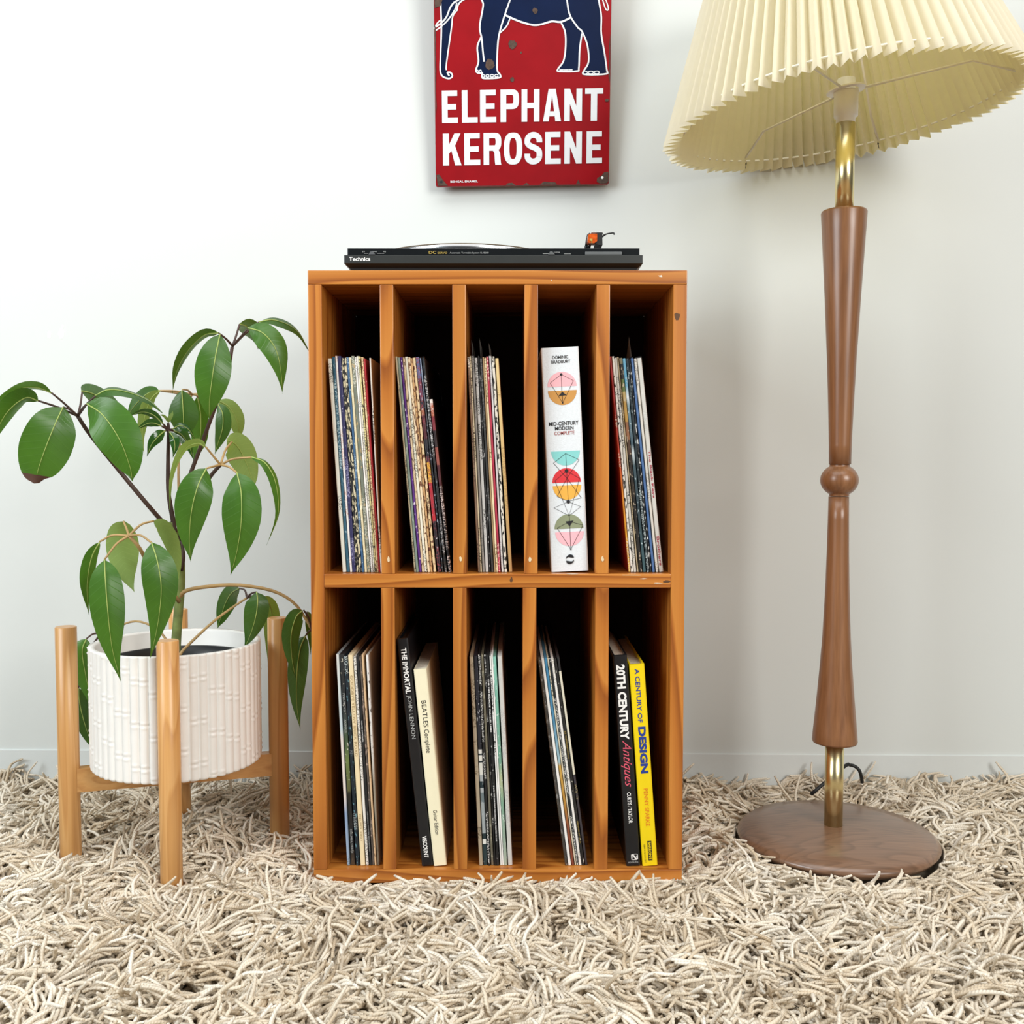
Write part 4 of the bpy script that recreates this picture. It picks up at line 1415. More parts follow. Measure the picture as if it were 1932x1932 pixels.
# ------------------------------------------------------------------ plant stand, planter
SP = [(124, 1182, 1.56), (316, 1208, 1.46), (523, 1165, 1.65), (336, 1149, 1.75)]
LT = [at(*p) for p in SP]
SC = sum(LT, Vector()) / 4
stand = thing('plant_stand', (SC.x, SC.y, .015), 'honey pine plant stand with four dowel legs left of the cabinet', 'plant stand')
DR = .0158
for p in LT:
    b = MB()
    b.lathe([(DR - .001, .016), (DR, .018), (DR, p.z - .001), (DR - .0012, p.z)], (p.x, p.y), 28)
    b.build('leg', M['stand_z'], stand)
for i, j, dz in ((0, 2, 0.0), (1, 3, -.0002)):
    A, B_ = LT[i], LT[j]
    d = (B_ - A)
    d.z = 0
    Lr = d.length
    d.normalize()
    s = Vector((-d.y, d.x, 0))
    z0, z1 = (.126, .162)
    segs = [(DR * .6, Lr - DR * .6)] if i == 0 else [(DR * .6, Lr / 2 - .0105), (Lr / 2 + .0105, Lr - DR * .6)]
    b = MB()
    for t0, t1 in segs:
        P = [A + d * t + s * w for t in (t0, t1) for w in (-.010, .010)]
        v = [(p.x, p.y, z) for z in (z0, z1) for p in P]
        b.add(v, [(0, 2, 3, 1), (4, 5, 7, 6), (0, 1, 5, 4), (2, 6, 7, 3), (0, 4, 6, 2), (1, 3, 7, 5)])
    b.build('cross_rail', M['stand_x'], stand)

PC = Vector((SC.x + .003, SC.y))
PR0, PZ0, PZ1 = .1295, .163, .351
pot = thing('planter', (PC.x, PC.y, PZ0), 'white ceramic planter with bamboo relief sitting in the pine stand', 'planter')
NR, PER, NZ = 56, 8, 90
random.seed(11)
ph = [((i // 2) * .31 + (i % 2) * .03 + random.uniform(-.05, .05)) % 1.0 for i in range(NR)]


def rib_r(i, k, z):
    x = k / PER * 2 - 1
    bulge = .0040 * math.sqrt(max(0, 1 - x * x))
    t = ((z - PZ0) / .064 + ph[i]) % 1.0
    dn = min(abs(t - .5), abs(t - .62))
    node = math.exp(-(dn / .020) ** 2) * .0013 * (1 - x * x)
    pinch = -.0006 * math.exp(-((t - .56) / .03) ** 2)
    return PR0 - .0040 + bulge + node + pinch


b = MB()
vv, ff = [], []
nth = NR * PER
for j in range(NZ + 1):
    z = PZ0 + (PZ1 - PZ0) * j / NZ
    fl_ = -.002 if j == 0 else 0
    for i in range(nth):
        a = 2 * math.pi * i / nth
        r = rib_r(i // PER, i % PER, z) + fl_
        vv.append((PC.x + r * math.cos(a), PC.y + r * math.sin(a), z))
for j in range(NZ):
    for i in range(nth):
        kq = (i + 1) % nth
        ff.append((j * nth + i, j * nth + kq, (j + 1) * nth + kq, (j + 1) * nth + i))
tot = len(vv)
inner = [(PR0 - .009, PZ1), (PR0 - .0105, PZ1 - .003), (PR0 - .012, PZ0 + .01), (0.0, PZ0 + .01)]
for r, z in inner:
    for i in range(nth):
        a = 2 * math.pi * i / nth
        vv.append((PC.x + r * math.cos(a), PC.y + r * math.sin(a), z))
for j in range(NZ, NZ + len(inner)):
    for i in range(nth):
        kq = (i + 1) % nth
        ff.append((j * nth + i, j * nth + kq, (j + 1) * nth + kq, (j + 1) * nth + i))
ff.append(tuple(range(nth - 1, -1, -1)))
b.add(vv, ff, 0, True)
b.build('pot_body', M['ceramic'], pot, fix=False)

# ------------------------------------------------------------------ umbrella plant
plant = thing('umbrella_plant', (PC.x, PC.y, PZ0 + .012), 'leafy umbrella plant with drooping leaves growing from the white planter', 'plant')
b = MB()
b.lathe([(.098, PZ0 + .0125), (.108, PZ1 - .034), (.1125, PZ1 - .030), (.1125, PZ1 - .026), (.107, PZ1 - .026), (.106, PZ1 - .05), (.095, PZ0 + .016)], (PC.x, PC.y), 48, cap=False)
b.build('nursery_pot', M['black'], plant)['label'] = 'black nursery pot'
b = MB()
b.lathe([(.1062, PZ1 - .058), (.07, PZ1 - .054), (.03, PZ1 - .050), (0.0, PZ1 - .048)], (PC.x, PC.y), 40, cap=False)
b.build('soil', M['soil'], plant)


def tubepx(name, pts, rpx0, rpx1, mat, n=16, parent=None):
    P = spline([at(*p) for p in pts], n)
    q = mpp(1.55)
    b = MB()
    b.tube(P, [(rpx0 + (rpx1 - rpx0) * i / (n - 1)) * q for i in range(n)], 8)
    return b.build(name, M[mat], parent or plant)


tubepx('stem', [(331, 1262, 1.60), (332, 1215, 1.60), (336, 1160, 1.598), (341, 1100, 1.595), (340, 1050, 1.59), (331, 1010, 1.585), (322, 985, 1.58)], 10.5, 7, 'stem', 24)
tubepx('stem', [(333, 1030, 1.585), (327, 985, 1.58), (318, 930, 1.575), (317, 870, 1.57), (318, 812, 1.565), (317, 798, 1.563)], 5.5, 2.6, 'stem_dark', 20)
tubepx('bud_scale', [(341, 1075, 1.588), (346, 1050, 1.582), (344, 1030, 1.582), (338, 1010, 1.585)], 5.5, 1.5, 'stem_dark', 10)
tubepx('branch', [(328, 1008, 1.583), (285, 960, 1.55), (225, 888, 1.53), (170, 820, 1.51), (146, 784, 1.50)], 4.6, 3.6, 'petiole')
tubepx('branch', [(338, 1030, 1.59), (352, 920, 1.60), (378, 845, 1.60), (408, 762, 1.58), (430, 700, 1.56), (438, 655, 1.55)], 4.4, 3.4, 'petiole')
tubepx('branch', [(340, 1020, 1.585), (360, 950, 1.55), (390, 908, 1.50), (404, 890, 1.485), (416, 877, 1.475)], 4.2, 3.2, 'petiole')
tubepx('branch', [(338, 1135, 1.59), (310, 1100, 1.55), (278, 1060, 1.48), (262, 1032, 1.455), (243, 1011, 1.45)], 4.0, 3.0, 'petiole_pale')
tubepx('branch', [(338, 1130, 1.595), (350, 1115, 1.59), (390, 1107, 1.60), (450, 1104, 1.61), (515, 1115, 1.62), (555, 1138, 1.62), (578, 1170, 1.62), (588, 1189, 1.615)], 4.4, 2.6, 'petiole_pale', 24)
tubepx('branch', [(338, 1238, 1.59), (350, 1222, 1.595), (400, 1175, 1.61), (440, 1145, 1.62), (466, 1128, 1.62)], 3.4, 2.2, 'petiole_pale')
tubepx('branch', [(325, 1225, 1.61), (300, 1190, 1.64), (265, 1173, 1.66), (238, 1176, 1.67), (214, 1190, 1.68), (190, 1195, 1.68)], 2.6, 1.8, 'petiole_pale')
tubepx('branch', [(336, 1060, 1.60), (337, 960, 1.64), (337, 860, 1.67), (345, 790, 1.69), (362, 744, 1.70)], 2.6, 2.2, 'petiole_pale')

def prof(t):
    """half width of a leaf blade from stalk (0) to drip tip (1)"""
    q = math.sin(math.pi * min(1.0, max(0.0, t)) ** .78)
    return max(.04 * (1 - t), q ** (.85 if t < .41 else 1.3)) if q > 0 else 0.0


def leaf(pts, wpx, roll=0.0, mat='leaf', fold=.18, brown=0.0, rib='midrib', wob=1.0, n=19, petiole=None, pm='petiole'):
    """a leaf blade along pts (photo pixel x, y and depth); roll turns it edge-on"""
    if petiole:
        tubepx('petiole', petiole, 2.3, 1.7, pm, 10)
    P = spline([at(*p) for p in pts], n)
    Y = sum(p[2] for p in pts) / len(pts)
    W = wpx * mpp(Y) / 2
    cs, sn = math.cos(R(roll)), math.sin(R(roll))
    ph_ = random.uniform(0, 6)
    rows, cen = [], []
    for i, p in enumerate(P):
        t = i / (n - 1)
        tg = (P[min(i + 1, n - 1)] - P[max(i - 1, 0)]).normalized()
        vw = (EYE - p).normalized()
        lat = tg.cross(vw)
        lat = lat.normalized() if lat.length > 1e-4 else Vector((1, 0, 0))
        nv = lat.cross(tg).normalized()
        side = lat * cs + nv * sn
        nrm = side.cross(tg).normalized()
        w = W * prof(t * (.93 if brown > 0 else 1.0))
        r_ = []
        for a in (-1, -.66, -.33, 0, .33, .66, 1):
            wave = .05 * wob * W * math.sin(t * 9 + ph_ + a * 2) * abs(a)
            r_.append(p + side * (a * w) + nrm * (-(fold * abs(a) ** 1.3) * w + wave))
        rows.append(r_)
        if nrm.dot(vw) < 0:
            nrm = -nrm
        cen.append(p + nrm * .0005)
    cut = n if brown <= 0 else max(2, int(round(n * (1 - brown))))
    m_ = 7

    def blade(r0, r1, tipfix=False):
        b = MB()
        vs = [q for r_ in rows[r0:r1] for q in r_]
        b.add(vs, [(i * m_ + k_, i * m_ + k_ + 1, (i + 1) * m_ + k_ + 1, (i + 1) * m_ + k_) for i in range(r1 - r0 - 1) for k_ in range(m_ - 1)], 0, True)
        return b

    def uvs(o, r0):
        uvl = o.data.uv_layers.new(name='UVMap')
        for lp in o.data.loops:
            vi = lp.vertex_index
            uvl.data[lp.index].uv = ((r0 + vi // m_) / (n - 1), (vi % m_) / 3.0 - 1.0)
        return o
    lf = uvs(blade(0, cut).build('leaf', M[mat], plant, fix=False), 0)
    if cut < n:
        tip = blade(cut - 1, n).build('leaf_tip', M['leaf_brown'], lf, fix=False)
        tip['label'] = 'withered brown tip'
    if rib:
        b = MB()
        e = min(cut, n - 1)
        b.tube(cen[:e], [max(.0003, .0011 * (1 - i / n)) for i in range(e)], 5)
        b.build('midrib', M[rib], lf)
    return lf


random.seed(21)
# left branch
leaf([(97, 741, 1.47), (70, 731, 1.46), (35, 734, 1.44), (-8, 764, 1.42), (-30, 800, 1.41)], 40, 68, 'leaf', petiole=[(147, 785, 1.50), (120, 760, 1.485), (97, 741, 1.47)])
leaf([(72, 756, 1.46), (48, 750, 1.45), (15, 775, 1.43), (-8, 815, 1.42), (-22, 860, 1.41)], 52, 48, 'leaf', petiole=[(147, 785, 1.50), (108, 768, 1.48), (72, 756, 1.46)])
leaf([(119, 768, 1.47), (104, 800, 1.455), (84, 850, 1.45), (70, 893, 1.45), (69, 912, 1.452)], 92, 4, 'leaf', brown=.20, fold=.10, petiole=[(147, 785, 1.50), (134, 774, 1.485), (119, 768, 1.47)])
leaf([(164, 762, 1.47), (195, 784, 1.45), (226, 830, 1.445), (245, 880, 1.45), (250, 908, 1.455)], 84, -6, 'leaf', fold=.10, petiole=[(147, 785, 1.50), (156, 770, 1.485), (164, 762, 1.47)])
leaf([(180, 747, 1.50), (205, 736, 1.50), (240, 740, 1.505), (280, 756, 1.51), (307, 780, 1.515)], 40, 66, 'leaf_dark', petiole=[(147, 785, 1.50), (164, 762, 1.50), (180, 747, 1.50)])
leaf([(153, 738, 1.53), (172, 742, 1.55), (200, 755, 1.58), (220, 765, 1.60), (232, 775, 1.61)], 48, 35, 'leaf_dark', petiole=[(147, 785, 1.50), (152, 762, 1.515), (155, 740, 1.53)])
# upper right branch
leaf([(415, 631, 1.52), (407, 670, 1.50), (400, 715, 1.495), (395, 760, 1.50), (395, 792, 1.51)], 66, 3, 'leaf', fold=.12, petiole=[(439, 653, 1.55), (427, 640, 1.535), (415, 631, 1.52)])
leaf([(412, 628, 1.53), (385, 632, 1.53), (355, 660, 1.535), (333, 700, 1.54), (325, 742, 1.545)], 38, 58, 'leaf_dark', petiole=[(439, 653, 1.55), (425, 638, 1.54), (412, 628, 1.53)])
leaf([(468, 619, 1.53), (495, 628, 1.52), (518, 655, 1.52), (529, 695, 1.525), (533, 743, 1.535)], 52, 18, 'leaf', fold=.14, petiole=[(439, 653, 1.55), (452, 638, 1.54), (466, 622, 1.53)])
leaf([(452, 611, 1.57), (466, 616, 1.60), (478, 630, 1.63), (485, 645, 1.65), (487, 660, 1.66)], 42, -28, 'leaf_dark', petiole=[(439, 653, 1.55), (446, 632, 1.56), (452, 612, 1.57)])
leaf([(488, 608, 1.56), (515, 604, 1.57), (545, 614, 1.58), (566, 632, 1.59), (583, 663, 1.60)], 30, 60, 'leaf_dark', petiole=[(439, 653, 1.55), (462, 630, 1.555), (488, 608, 1.56)])
# back cluster
leaf([(343, 736, 1.66), (345, 765, 1.655), (346, 792, 1.655), (345, 815, 1.66), (343, 832, 1.665)], 54, -8, 'leaf_dark', petiole=[(362, 744, 1.70), (354, 736, 1.68), (345, 735, 1.66)], pm='petiole_pale')
leaf([(372, 748, 1.72), (378, 780, 1.73), (378, 820, 1.735), (372, 850, 1.735), (364, 870, 1.735)], 34, 18, 'leaf', petiole=[(362, 744, 1.70), (368, 744, 1.71), (373, 749, 1.72)], pm='petiole_pale')
leaf([(300, 737, 1.70), (280, 742, 1.705), (262, 757, 1.71), (248, 774, 1.715), (237, 792, 1.72)], 36, -30, 'leaf_dark', petiole=[(362, 744, 1.70), (330, 741, 1.70), (300, 737, 1.70)], pm='petiole_pale')
leaf([(302, 737, 1.68), (285, 752, 1.67), (273, 785, 1.67), (268, 822, 1.672), (272, 858, 1.675)], 26, 35, 'leaf_pale', petiole=[(362, 744, 1.70), (330, 738, 1.69), (302, 737, 1.68)], pm='petiole_pale')
leaf([(411, 762, 1.68), (420, 780, 1.675), (420, 808, 1.675), (412, 835, 1.68), (405, 858, 1.685)], 30, -12, 'leaf_dark', petiole=[(362, 744, 1.70), (390, 748, 1.69), (411, 762, 1.68)], pm='petiole_pale')
leaf([(412, 756, 1.72), (432, 768, 1.725), (446, 792, 1.73), (450, 815, 1.735), (450, 836, 1.74)], 36, 16, 'leaf_pale', petiole=[(362, 744, 1.70), (388, 744, 1.71), (412, 756, 1.72)], pm='petiole_pale')
# young shoot
YH = (317, 811, 1.565)
for pts, w, roll in (([(308, 800, 1.555), (290, 783, 1.545), (268, 777, 1.54), (244, 785, 1.535)], 17, 35), ([(305, 804, 1.55), (290, 798, 1.54), (275, 800, 1.535), (255, 812, 1.53)], 17, 20),
                     ([(311, 813, 1.555), (300, 822, 1.545), (286, 838, 1.54), (277, 862, 1.54)], 22, 12), ([(320, 815, 1.555), (328, 828, 1.548), (330, 845, 1.546), (326, 864, 1.547)], 18, -8),
                     ([(326, 810, 1.56), (340, 803, 1.56), (356, 811, 1.56), (370, 832, 1.565)], 15, 30), ([(327, 813, 1.575), (342, 820, 1.58), (356, 840, 1.585), (365, 868, 1.59)], 24, 20)):
    leaf(pts, w, roll, 'leaf_young', petiole=[YH, tuple((a + c) / 2 for a, c in zip(YH, pts[0])), pts[0]], n=11, wob=.6)
leaf([(317, 798, 1.563), (319, 790, 1.558), (324, 782, 1.556), (326, 775, 1.556)], 9, 25, 'leaf_pale', rib=None, n=8)
leaf([(317, 797, 1.565), (313, 789, 1.562), (307, 784, 1.56), (301, 783, 1.56)], 7, 40, 'leaf_pale', rib=None, n=8)
# right front cluster
H3 = (416, 877, 1.475)
leaf([(388, 843, 1.455), (372, 836, 1.45), (345, 850, 1.45), (325, 900, 1.455), (320, 962, 1.46)], 26, 55, 'leaf_pale', petiole=[H3, (402, 860, 1.465), (388, 843, 1.455)], pm='petiole_pale')
leaf([(389, 884, 1.45), (374, 915, 1.435), (362, 960, 1.432), (357, 1015, 1.437), (360, 1060, 1.445)], 66, 4, 'leaf', fold=.13, petiole=[H3, (403, 880, 1.46), (389, 884, 1.45)], pm='petiole_pale')
leaf([(447, 892, 1.45), (455, 930, 1.435), (455, 985, 1.432), (447, 1040, 1.437), (435, 1085, 1.445)], 73, -4, 'leaf', fold=.13, petiole=[H3, (432, 881, 1.46), (447, 892, 1.45)], pm='petiole_pale')
leaf([(428, 830, 1.52), (446, 840, 1.54), (462, 868, 1.555), (474, 900, 1.565), (477, 926, 1.57)], 56, 12, 'leaf_pale', petiole=[H3, (425, 850, 1.50), (437, 834, 1.52)], pm='petiole_pale')
leaf([(474, 863, 1.46), (500, 874, 1.458), (519, 910, 1.458), (524, 970, 1.46), (503, 1029, 1.465)], 27, 55, 'leaf', rib='midrib', petiole=[H3, (440, 866, 1.468), (474, 863, 1.46)], pm='petiole_pale')
# lower left cluster
H4 = (243, 1011, 1.45)
leaf([(233, 983, 1.47), (230, 1010, 1.485), (232, 1045, 1.49), (240, 1085, 1.49), (254, 1118, 1.487)], 60, -8, 'leaf_pale', petiole=[H4, (239, 998, 1.46), (233, 984, 1.47)], pm='petiole_pale', rib=None)
leaf([(188, 1022, 1.45), (173, 1050, 1.452), (165, 1090, 1.456), (164, 1125, 1.46), (168, 1160, 1.465)], 30, 30, 'leaf', petiole=[H4, (212, 1010, 1.45), (188, 1022, 1.45)], pm='petiole_pale')
leaf([(197, 1056, 1.425), (199, 1095, 1.412), (204, 1160, 1.408), (212, 1225, 1.412), (228, 1286, 1.42)], 63, -3, 'leaf', fold=.14, petiole=[H4, (220, 1026, 1.44), (197, 1056, 1.425)], pm='petiole_pale')
leaf([(286, 1024, 1.425), (297, 1060, 1.412), (304, 1110, 1.41), (298, 1175, 1.414), (283, 1244, 1.42)], 66, 6, 'leaf', fold=.14, petiole=[H4, (265, 1010, 1.438), (286, 1024, 1.425)], pm='petiole_pale')
leaf([(290, 983, 1.475), (309, 994, 1.485), (326, 1025, 1.49), (335, 1065, 1.495), (334, 1108, 1.50)], 33, 24, 'leaf_pale', petiole=[H4, (266, 990, 1.46), (290, 983, 1.475)], pm='petiole_pale', rib=None)
# low right cluster by the cabinet
H5 = (588, 1188, 1.615)
leaf([(571, 1152, 1.60), (558, 1165, 1.59), (549, 1200, 1.588), (551, 1245, 1.59), (558, 1280, 1.595)], 36, 10, 'leaf_dark', petiole=[H5, (583, 1168, 1.61), (573, 1151, 1.60)])
leaf([(576, 1200, 1.61), (566, 1225, 1.605), (560, 1275, 1.605), (560, 1330, 1.608), (567, 1378, 1.612)], 38, -10, 'leaf_dark', petiole=[H5, (582, 1192, 1.612), (576, 1200, 1.61)])
leaf([(578, 1155, 1.63), (584, 1170, 1.65), (586, 1200, 1.66), (586, 1235, 1.665)], 20, 40, 'leaf_dark', petiole=[H5, (584, 1170, 1.62), (578, 1155, 1.63)])
# small leaves behind the pot
H6 = (466, 1128, 1.62)
leaf([(452, 1110, 1.66), (436, 1120, 1.69), (424, 1142, 1.71), (416, 1168, 1.72), (410, 1186, 1.725)], 38, -22, 'leaf_dark', petiole=[H6, (462, 1114, 1.64), (452, 1110, 1.66)])
leaf([(484, 1117, 1.60), (486, 1135, 1.59), (482, 1165, 1.588), (472, 1198, 1.59), (460, 1224, 1.595)], 46, 5, 'leaf_dark', petiole=[H6, (474, 1120, 1.61), (484, 1117, 1.60)])
leaf([(496, 1126, 1.68), (510, 1145, 1.70), (514, 1180, 1.715), (510, 1220, 1.72), (505, 1258, 1.722)], 34, 20, 'leaf_pale', petiole=[H6, (480, 1124, 1.65), (496, 1126, 1.68)])
# behind the pot on the left
H7 = (190, 1195, 1.68)
leaf([(163, 1205, 1.66), (155, 1228, 1.655), (160, 1265, 1.66), (168, 1305, 1.665), (174, 1340, 1.67)], 44, -5, 'leaf', petiole=[H7, (176, 1196, 1.67), (163, 1205, 1.66)])
leaf([(148, 1298, 1.68), (150, 1325, 1.69), (158, 1360, 1.695), (170, 1395, 1.70), (184, 1424, 1.70)], 32, 12, 'leaf_dark', petiole=[H7, (165, 1235, 1.70), (148, 1298, 1.68)])
leaf([(172, 1290, 1.71), (176, 1325, 1.715), (180, 1360, 1.72), (182, 1395, 1.72), (184, 1428, 1.72)], 36, -12, 'leaf_dark', petiole=[H7, (182, 1235, 1.70), (172, 1290, 1.71)])

# ------------------------------------------------------------------ shag rug
rug = thing('shag_rug', (0, 1.5, -.012), 'cream shaggy wool rug covering the floor under cabinet, stand and lamp', 'rug')
b = MB()
b.prism([(-1.35, .90), (1.35, .90), (1.35, wall_y(1.35) - .009), (-1.35, wall_y(-1.35) - .009)], -.012, .0, 'z')
b.build('rug_backing', M['backing'], rug)


def yarn_mat():
    m, nt, p = new_mat('cream wool yarn')
    L = nt.links.new
    at_ = N(nt, 'ShaderNodeAttribute')
    at_.attribute_name = 'tone'
    rp = N(nt, 'ShaderNodeValToRGB')
    rp.color_ramp.elements[0].position, rp.color_ramp.elements[0].color = 0.0, lin('c6b398')
    rp.color_ramp.elements[1].position, rp.color_ramp.elements[1].color = 1.0, lin('f2eadc')
    q = rp.color_ramp.elements.new(.5)
    q.color = lin('e0d2bc')
    L(at_.outputs['Fac'], rp.inputs['Fac'])
    L(rp.outputs['Color'], p.inputs['Base Color'])
    p.inputs['Roughness'].default_value = .95
    p.inputs['Specular IOR Level'].default_value = .1
    uv = N(nt, 'ShaderNodeUVMap')
    sp = N(nt, 'ShaderNodeSeparateXYZ')
    L(uv.outputs['UV'], sp.inputs[0])
    m1 = N(nt, 'ShaderNodeMath', operation='MULTIPLY')
    m1.inputs[1].default_value = 2 * math.pi * 2
    L(sp.outputs['X'], m1.inputs[0])
    m2 = N(nt, 'ShaderNodeMath', operation='MULTIPLY')
    m2.inputs[1].default_value = 2 * math.pi * 260
    L(sp.outputs['Y'], m2.inputs[0])
    ad = N(nt, 'ShaderNodeMath', operation='ADD')
    L(m1.outputs[0], ad.inputs[0])
    L(m2.outputs[0], ad.inputs[1])
    si = N(nt, 'ShaderNodeMath', operation='SINE')
    L(ad.outputs[0], si.inputs[0])
    bu = N(nt, 'ShaderNodeBump')
    bu.inputs['Strength'].default_value = .45
    bu.inputs['Distance'].default_value = .0006
    L(si.outputs[0], bu.inputs['Height'])
    L(bu.outputs['Normal'], p.inputs['Normal'])
    return m


def build_pile():
    rng = np.random.default_rng(5)
    X0, X1, Y0, Y1 = -1.22, 1.22, .96, 1.912
    NT = 9700
    # tufts
    tx = rng.uniform(X0, X1, NT)
    ty = rng.uniform(Y0, Y1, NT)
    keep = (np.abs(tx) < ty * .5 + .2) & ~((tx > XL + .03) & (tx < XR - .03) & (ty > CY0 + .02))
    tx, ty = tx[keep], ty[keep]
    gx, gy = rng.uniform(-1, 1, (4, 24)), None
    # smooth direction field
    fx, fy, fp = rng.normal(0, 26, 14), rng.normal(0, 26, 14), rng.uniform(0, 6.28, 14)
    fld = sum(np.sin(tx * fx[i] + ty * fy[i] + fp[i]) for i in range(14))
    tphi = fld * .8 + rng.normal(0, .5, len(tx))
    tlean = rng.uniform(.35, .95, len(tx))
    tcurl = rng.normal(0, 1.1, len(tx))
    tlift = rng.uniform(0, 1, len(tx)) ** 1.5 * .024
    tlen = rng.uniform(.052, .084, len(tx))
    ttone = np.clip(rng.normal(.58, .16, len(tx)) + .08 * np.sin(tx * 11 + ty * 7), 0, 1)
    per = 7
    mid_ = 3
    n = len(tx) * per
    rep = lambda a: np.repeat(a, per)
    phi = rep(tphi) + rng.normal(0, .09, n)
    lat = (np.tile(np.arange(per), len(tx)) - mid_) * .0046 + rng.normal(0, .0012, n)
    alo = rng.normal(0, .006, n)
    px = rep(tx) + np.cos(phi) * alo - np.sin(phi) * lat
    py = rep(ty) + np.sin(phi) * alo + np.cos(phi) * lat
    lean0 = np.clip(rep(tlean) * .8 + rng.normal(0, .1, n), .0, 1.0)
    flat = rep(rng.normal(1.50, .16, len(tx))) + rng.normal(0, .09, n)      # angle from upright where the yarn ends up
    up = rng.random(n) < .05
    flat[up] = rng.uniform(.6, 1.2, up.sum())
    loop = rng.random(n) < .10
    flat[loop] += rng.uniform(.3, 1.2, loop.sum())
    wig = rep(rng.normal(0, .55, len(tx))) + rng.normal(0, .10, n)
    wph = rep(rng.uniform(0, 6.28, len(tx))) + rng.normal(0, .25, n)
    curl = rep(tcurl) + rng.normal(0, .18, n)
    swirl = rng.random(n) < .07
    curl[swirl] += rng.choice([-1.0, 1.0], swirl.sum()) * rng.uniform(.8, 2.4, swirl.sum())
    lift = rep(tlift)
    ln = rep(tlen) * rng.uniform(.8, 1.12, n)
    tone = np.clip(rep(ttone) + rng.normal(0, .14, n), 0, 1)
    rad = rng.uniform(.0022, .0030, n)
    py = np.minimum(py, Y1)
    # keep the pile out from under the furniture
    def out(x, y, m=0.0):
        o = ~((x > XL - m) & (x < XR + m) & (y > CY0 - m) & (y < CY1 + m))
        o &= (x - bx) ** 2 + (y - LY) ** 2 > (BR_ - .012 + m) ** 2
        for p in LT:
            o &= (x - p.x) ** 2 + (y - p.y) ** 2 > (DR + m) ** 2
        return o
    k_ = out(px, py, .002)
    px, py, phi, lean0, flat, curl, ln, tone, rad, wig, wph, lift = [a[k_] for a in (px, py, phi, lean0, flat, curl, ln, tone, rad, wig, wph, lift)]
    n = len(px)
    SEG, SD = 8, 4
    cx = np.zeros((n, SEG + 1))
    cy = np.zeros_like(cx)
    cz = np.zeros_like(cx)
    cx[:, 0], cy[:, 0], cz[:, 0] = px, py, -.001
    ds = ln / SEG
    for s in range(SEG):
        f = (s + .5) / SEG
        th = lean0 + (flat - lean0) * (1 - np.exp(-3.2 * f))
        ph_ = phi + curl * f + wig * np.sin(6.5 * f + wph)
        cx[:, s + 1] = cx[:, s] + ds * np.sin(th) * np.cos(ph_)
        cy[:, s + 1] = cy[:, s] + ds * np.sin(th) * np.sin(ph_)
        cz[:, s + 1] = cz[:, s] + ds * np.cos(th)
    fs = np.linspace(0, 1, SEG + 1)
    cz = cz + lift[:, None] * np.sin(np.minimum(1, fs * 1.6) * math.pi / 2)[None, :] * (1 - .35 * np.clip(fs - .6, 0, 1) / .4)[None, :] * .75
    # the pile is trodden down where furniture stands on it
    dc = np.hypot(np.maximum(0, np.maximum(XL - cx, cx - XR)), np.maximum(0, CY0 - cy))
    db = np.maximum(0, np.hypot(cx - bx, cy - LY) - BR_)
    near = np.minimum(dc, db)
    for q_ in LT:
        near = np.minimum(near, np.maximum(0, np.hypot(cx - q_.x, cy - q_.y) - DR) + .02)
    cz = cz * (.46 + .54 * np.clip(near / .085, 0, 1))
    cz = np.maximum(cz, .0015 + np.linspace(0, 1, SEG + 1)[None, :] * rng.uniform(.0, .008, n)[:, None])
    # yarn that would run into furniture lies along its face instead
    mg = .0045
    inx = (cx > XL - mg) & (cx < XR + mg) & (cy > CY0 - mg) & (cy < CY1 + mg)
    dl, dr, df = np.abs(cx - XL + mg), np.abs(cx - XR - mg), np.abs(cy - CY0 + mg)
    sel = np.argmin(np.stack([dl, dr, df]), axis=0)
    cx = np.where(inx & (sel == 0), XL - mg, cx)
    cx = np.where(inx & (sel == 1), XR + mg, cx)
    cy = np.where(inx & (sel == 2), CY0 - mg, cy)
    for p, rr in [((q.x, q.y), DR + mg) for q in LT]:
        dx_, dy_ = cx - p[0], cy - p[1]
        d = np.sqrt(dx_ ** 2 + dy_ ** 2) + 1e-6
        ins = d < rr
        cx = np.where(ins, p[0] + dx_ / d * rr, cx)
        cy = np.where(ins, p[1] + dy_ / d * rr, cy)
    dx_, dy_ = cx - bx, cy - LY
    d = np.sqrt(dx_ ** 2 + dy_ ** 2) + 1e-6
    ins = (d < BR_ + mg) & (d > BR_ * .5)
    cx = np.where(ins, bx + dx_ / d * (BR_ + mg), cx)
    cy = np.where(ins, LY + dy_ / d * (BR_ + mg), cy)
    wy = WALL_Y + WALL_SLOPE * cx - .010
    cy = np.minimum(cy, wy)
    C = np.stack([cx, cy, cz], -1)
    T = np.empty_like(C)
    T[:, 1:-1] = C[:, 2:] - C[:, :-2]
    T[:, 0] = C[:, 1] - C[:, 0]
    T[:, -1] = C[:, -1] - C[:, -2]
    T /= np.linalg.norm(T, axis=-1, keepdims=True) + 1e-9
    ref = np.stack([-np.sin(phi), np.cos(phi), np.zeros(n)], -1)[:, None, :]
    A = ref - T * (T * ref).sum(-1, keepdims=True)
    A /= np.linalg.norm(A, axis=-1, keepdims=True) + 1e-9
    B = np.cross(T, A)
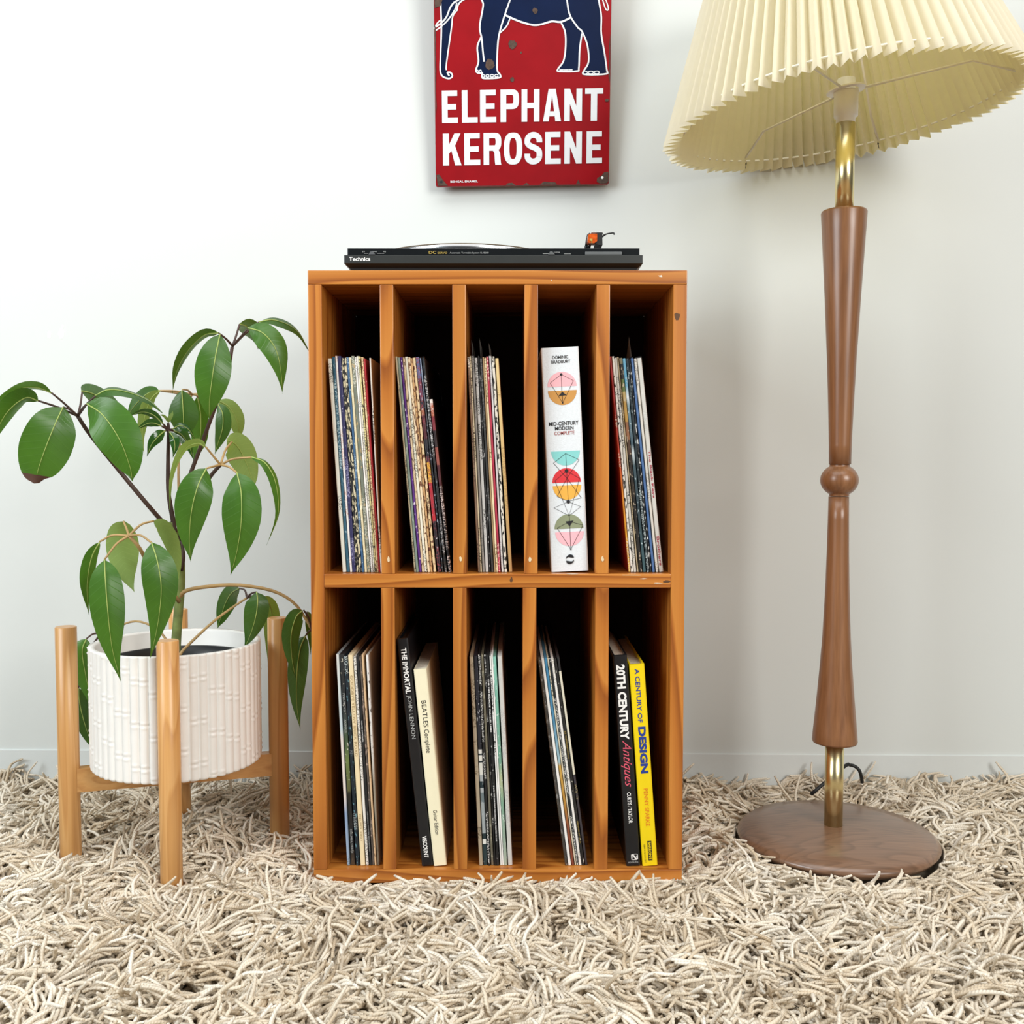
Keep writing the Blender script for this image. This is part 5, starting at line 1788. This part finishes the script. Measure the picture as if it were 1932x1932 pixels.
    tap = np.array([1, 1, 1, 1, 1, 1, .97, .9, .62])[None, :] * rad[:, None]
    ang = np.arange(SD) * 2 * math.pi / SD + .4
    V = C[:, :, None, :] + tap[:, :, None, None] * (A[:, :, None, :] * np.cos(ang)[None, None, :, None] + B[:, :, None, :] * np.sin(ang)[None, None, :, None])
    nv = (SEG + 1) * SD
    V = V.reshape(-1, 3)
    q = []
    uvt = []
    for s in range(SEG):
        for k2 in range(SD):
            l = (k2 + 1) % SD
            q.append((s * SD + k2, s * SD + l, (s + 1) * SD + l, (s + 1) * SD + k2))
            uvt.append(((k2 / SD, s), ((k2 + 1) / SD, s), ((k2 + 1) / SD, s + 1), (k2 / SD, s + 1)))
    q.append(tuple(SEG * SD + k2 for k2 in range(SD)))
    uvt.append(((0, SEG),) * 4)
    q, uvt = np.array(q), np.array(uvt, dtype=float)
    nf = len(q)
    Fc = (q[None] + (np.arange(n) * nv)[:, None, None]).reshape(-1)
    me = bpy.data.meshes.new('rug_pile')
    me.vertices.add(len(V))
    me.vertices.foreach_set('co', (V - np.array([0, 1.5, -.012])).astype(np.float32).ravel())
    me.loops.add(len(Fc))
    me.loops.foreach_set('vertex_index', Fc.astype(np.int32))
    me.polygons.add(n * nf)
    me.polygons.foreach_set('loop_start', (np.arange(n * nf) * 4).astype(np.int32))
    me.polygons.foreach_set('use_smooth', np.ones(n * nf, dtype=bool))
    me.update(calc_edges=True)
    uvl = me.uv_layers.new(name='UVMap')
    UV = np.broadcast_to(uvt[None], (n, nf, 4, 2)).copy()
    UV[..., 1] *= (ln / SEG)[:, None, None]
    uvl.data.foreach_set('uv', UV.astype(np.float32).ravel())
    a_ = me.attributes.new('tone', 'FLOAT', 'POINT')
    a_.data.foreach_set('value', np.repeat(tone, nv).astype(np.float32))
    me.materials.append(yarn_mat())
    o = bpy.data.objects.new('rug_pile', me)
    COL.objects.link(o)
    o.parent = rug
    o['kind'] = 'stuff'
    print('pile strands', n, 'tris', n * (nf * 2))


build_pile()
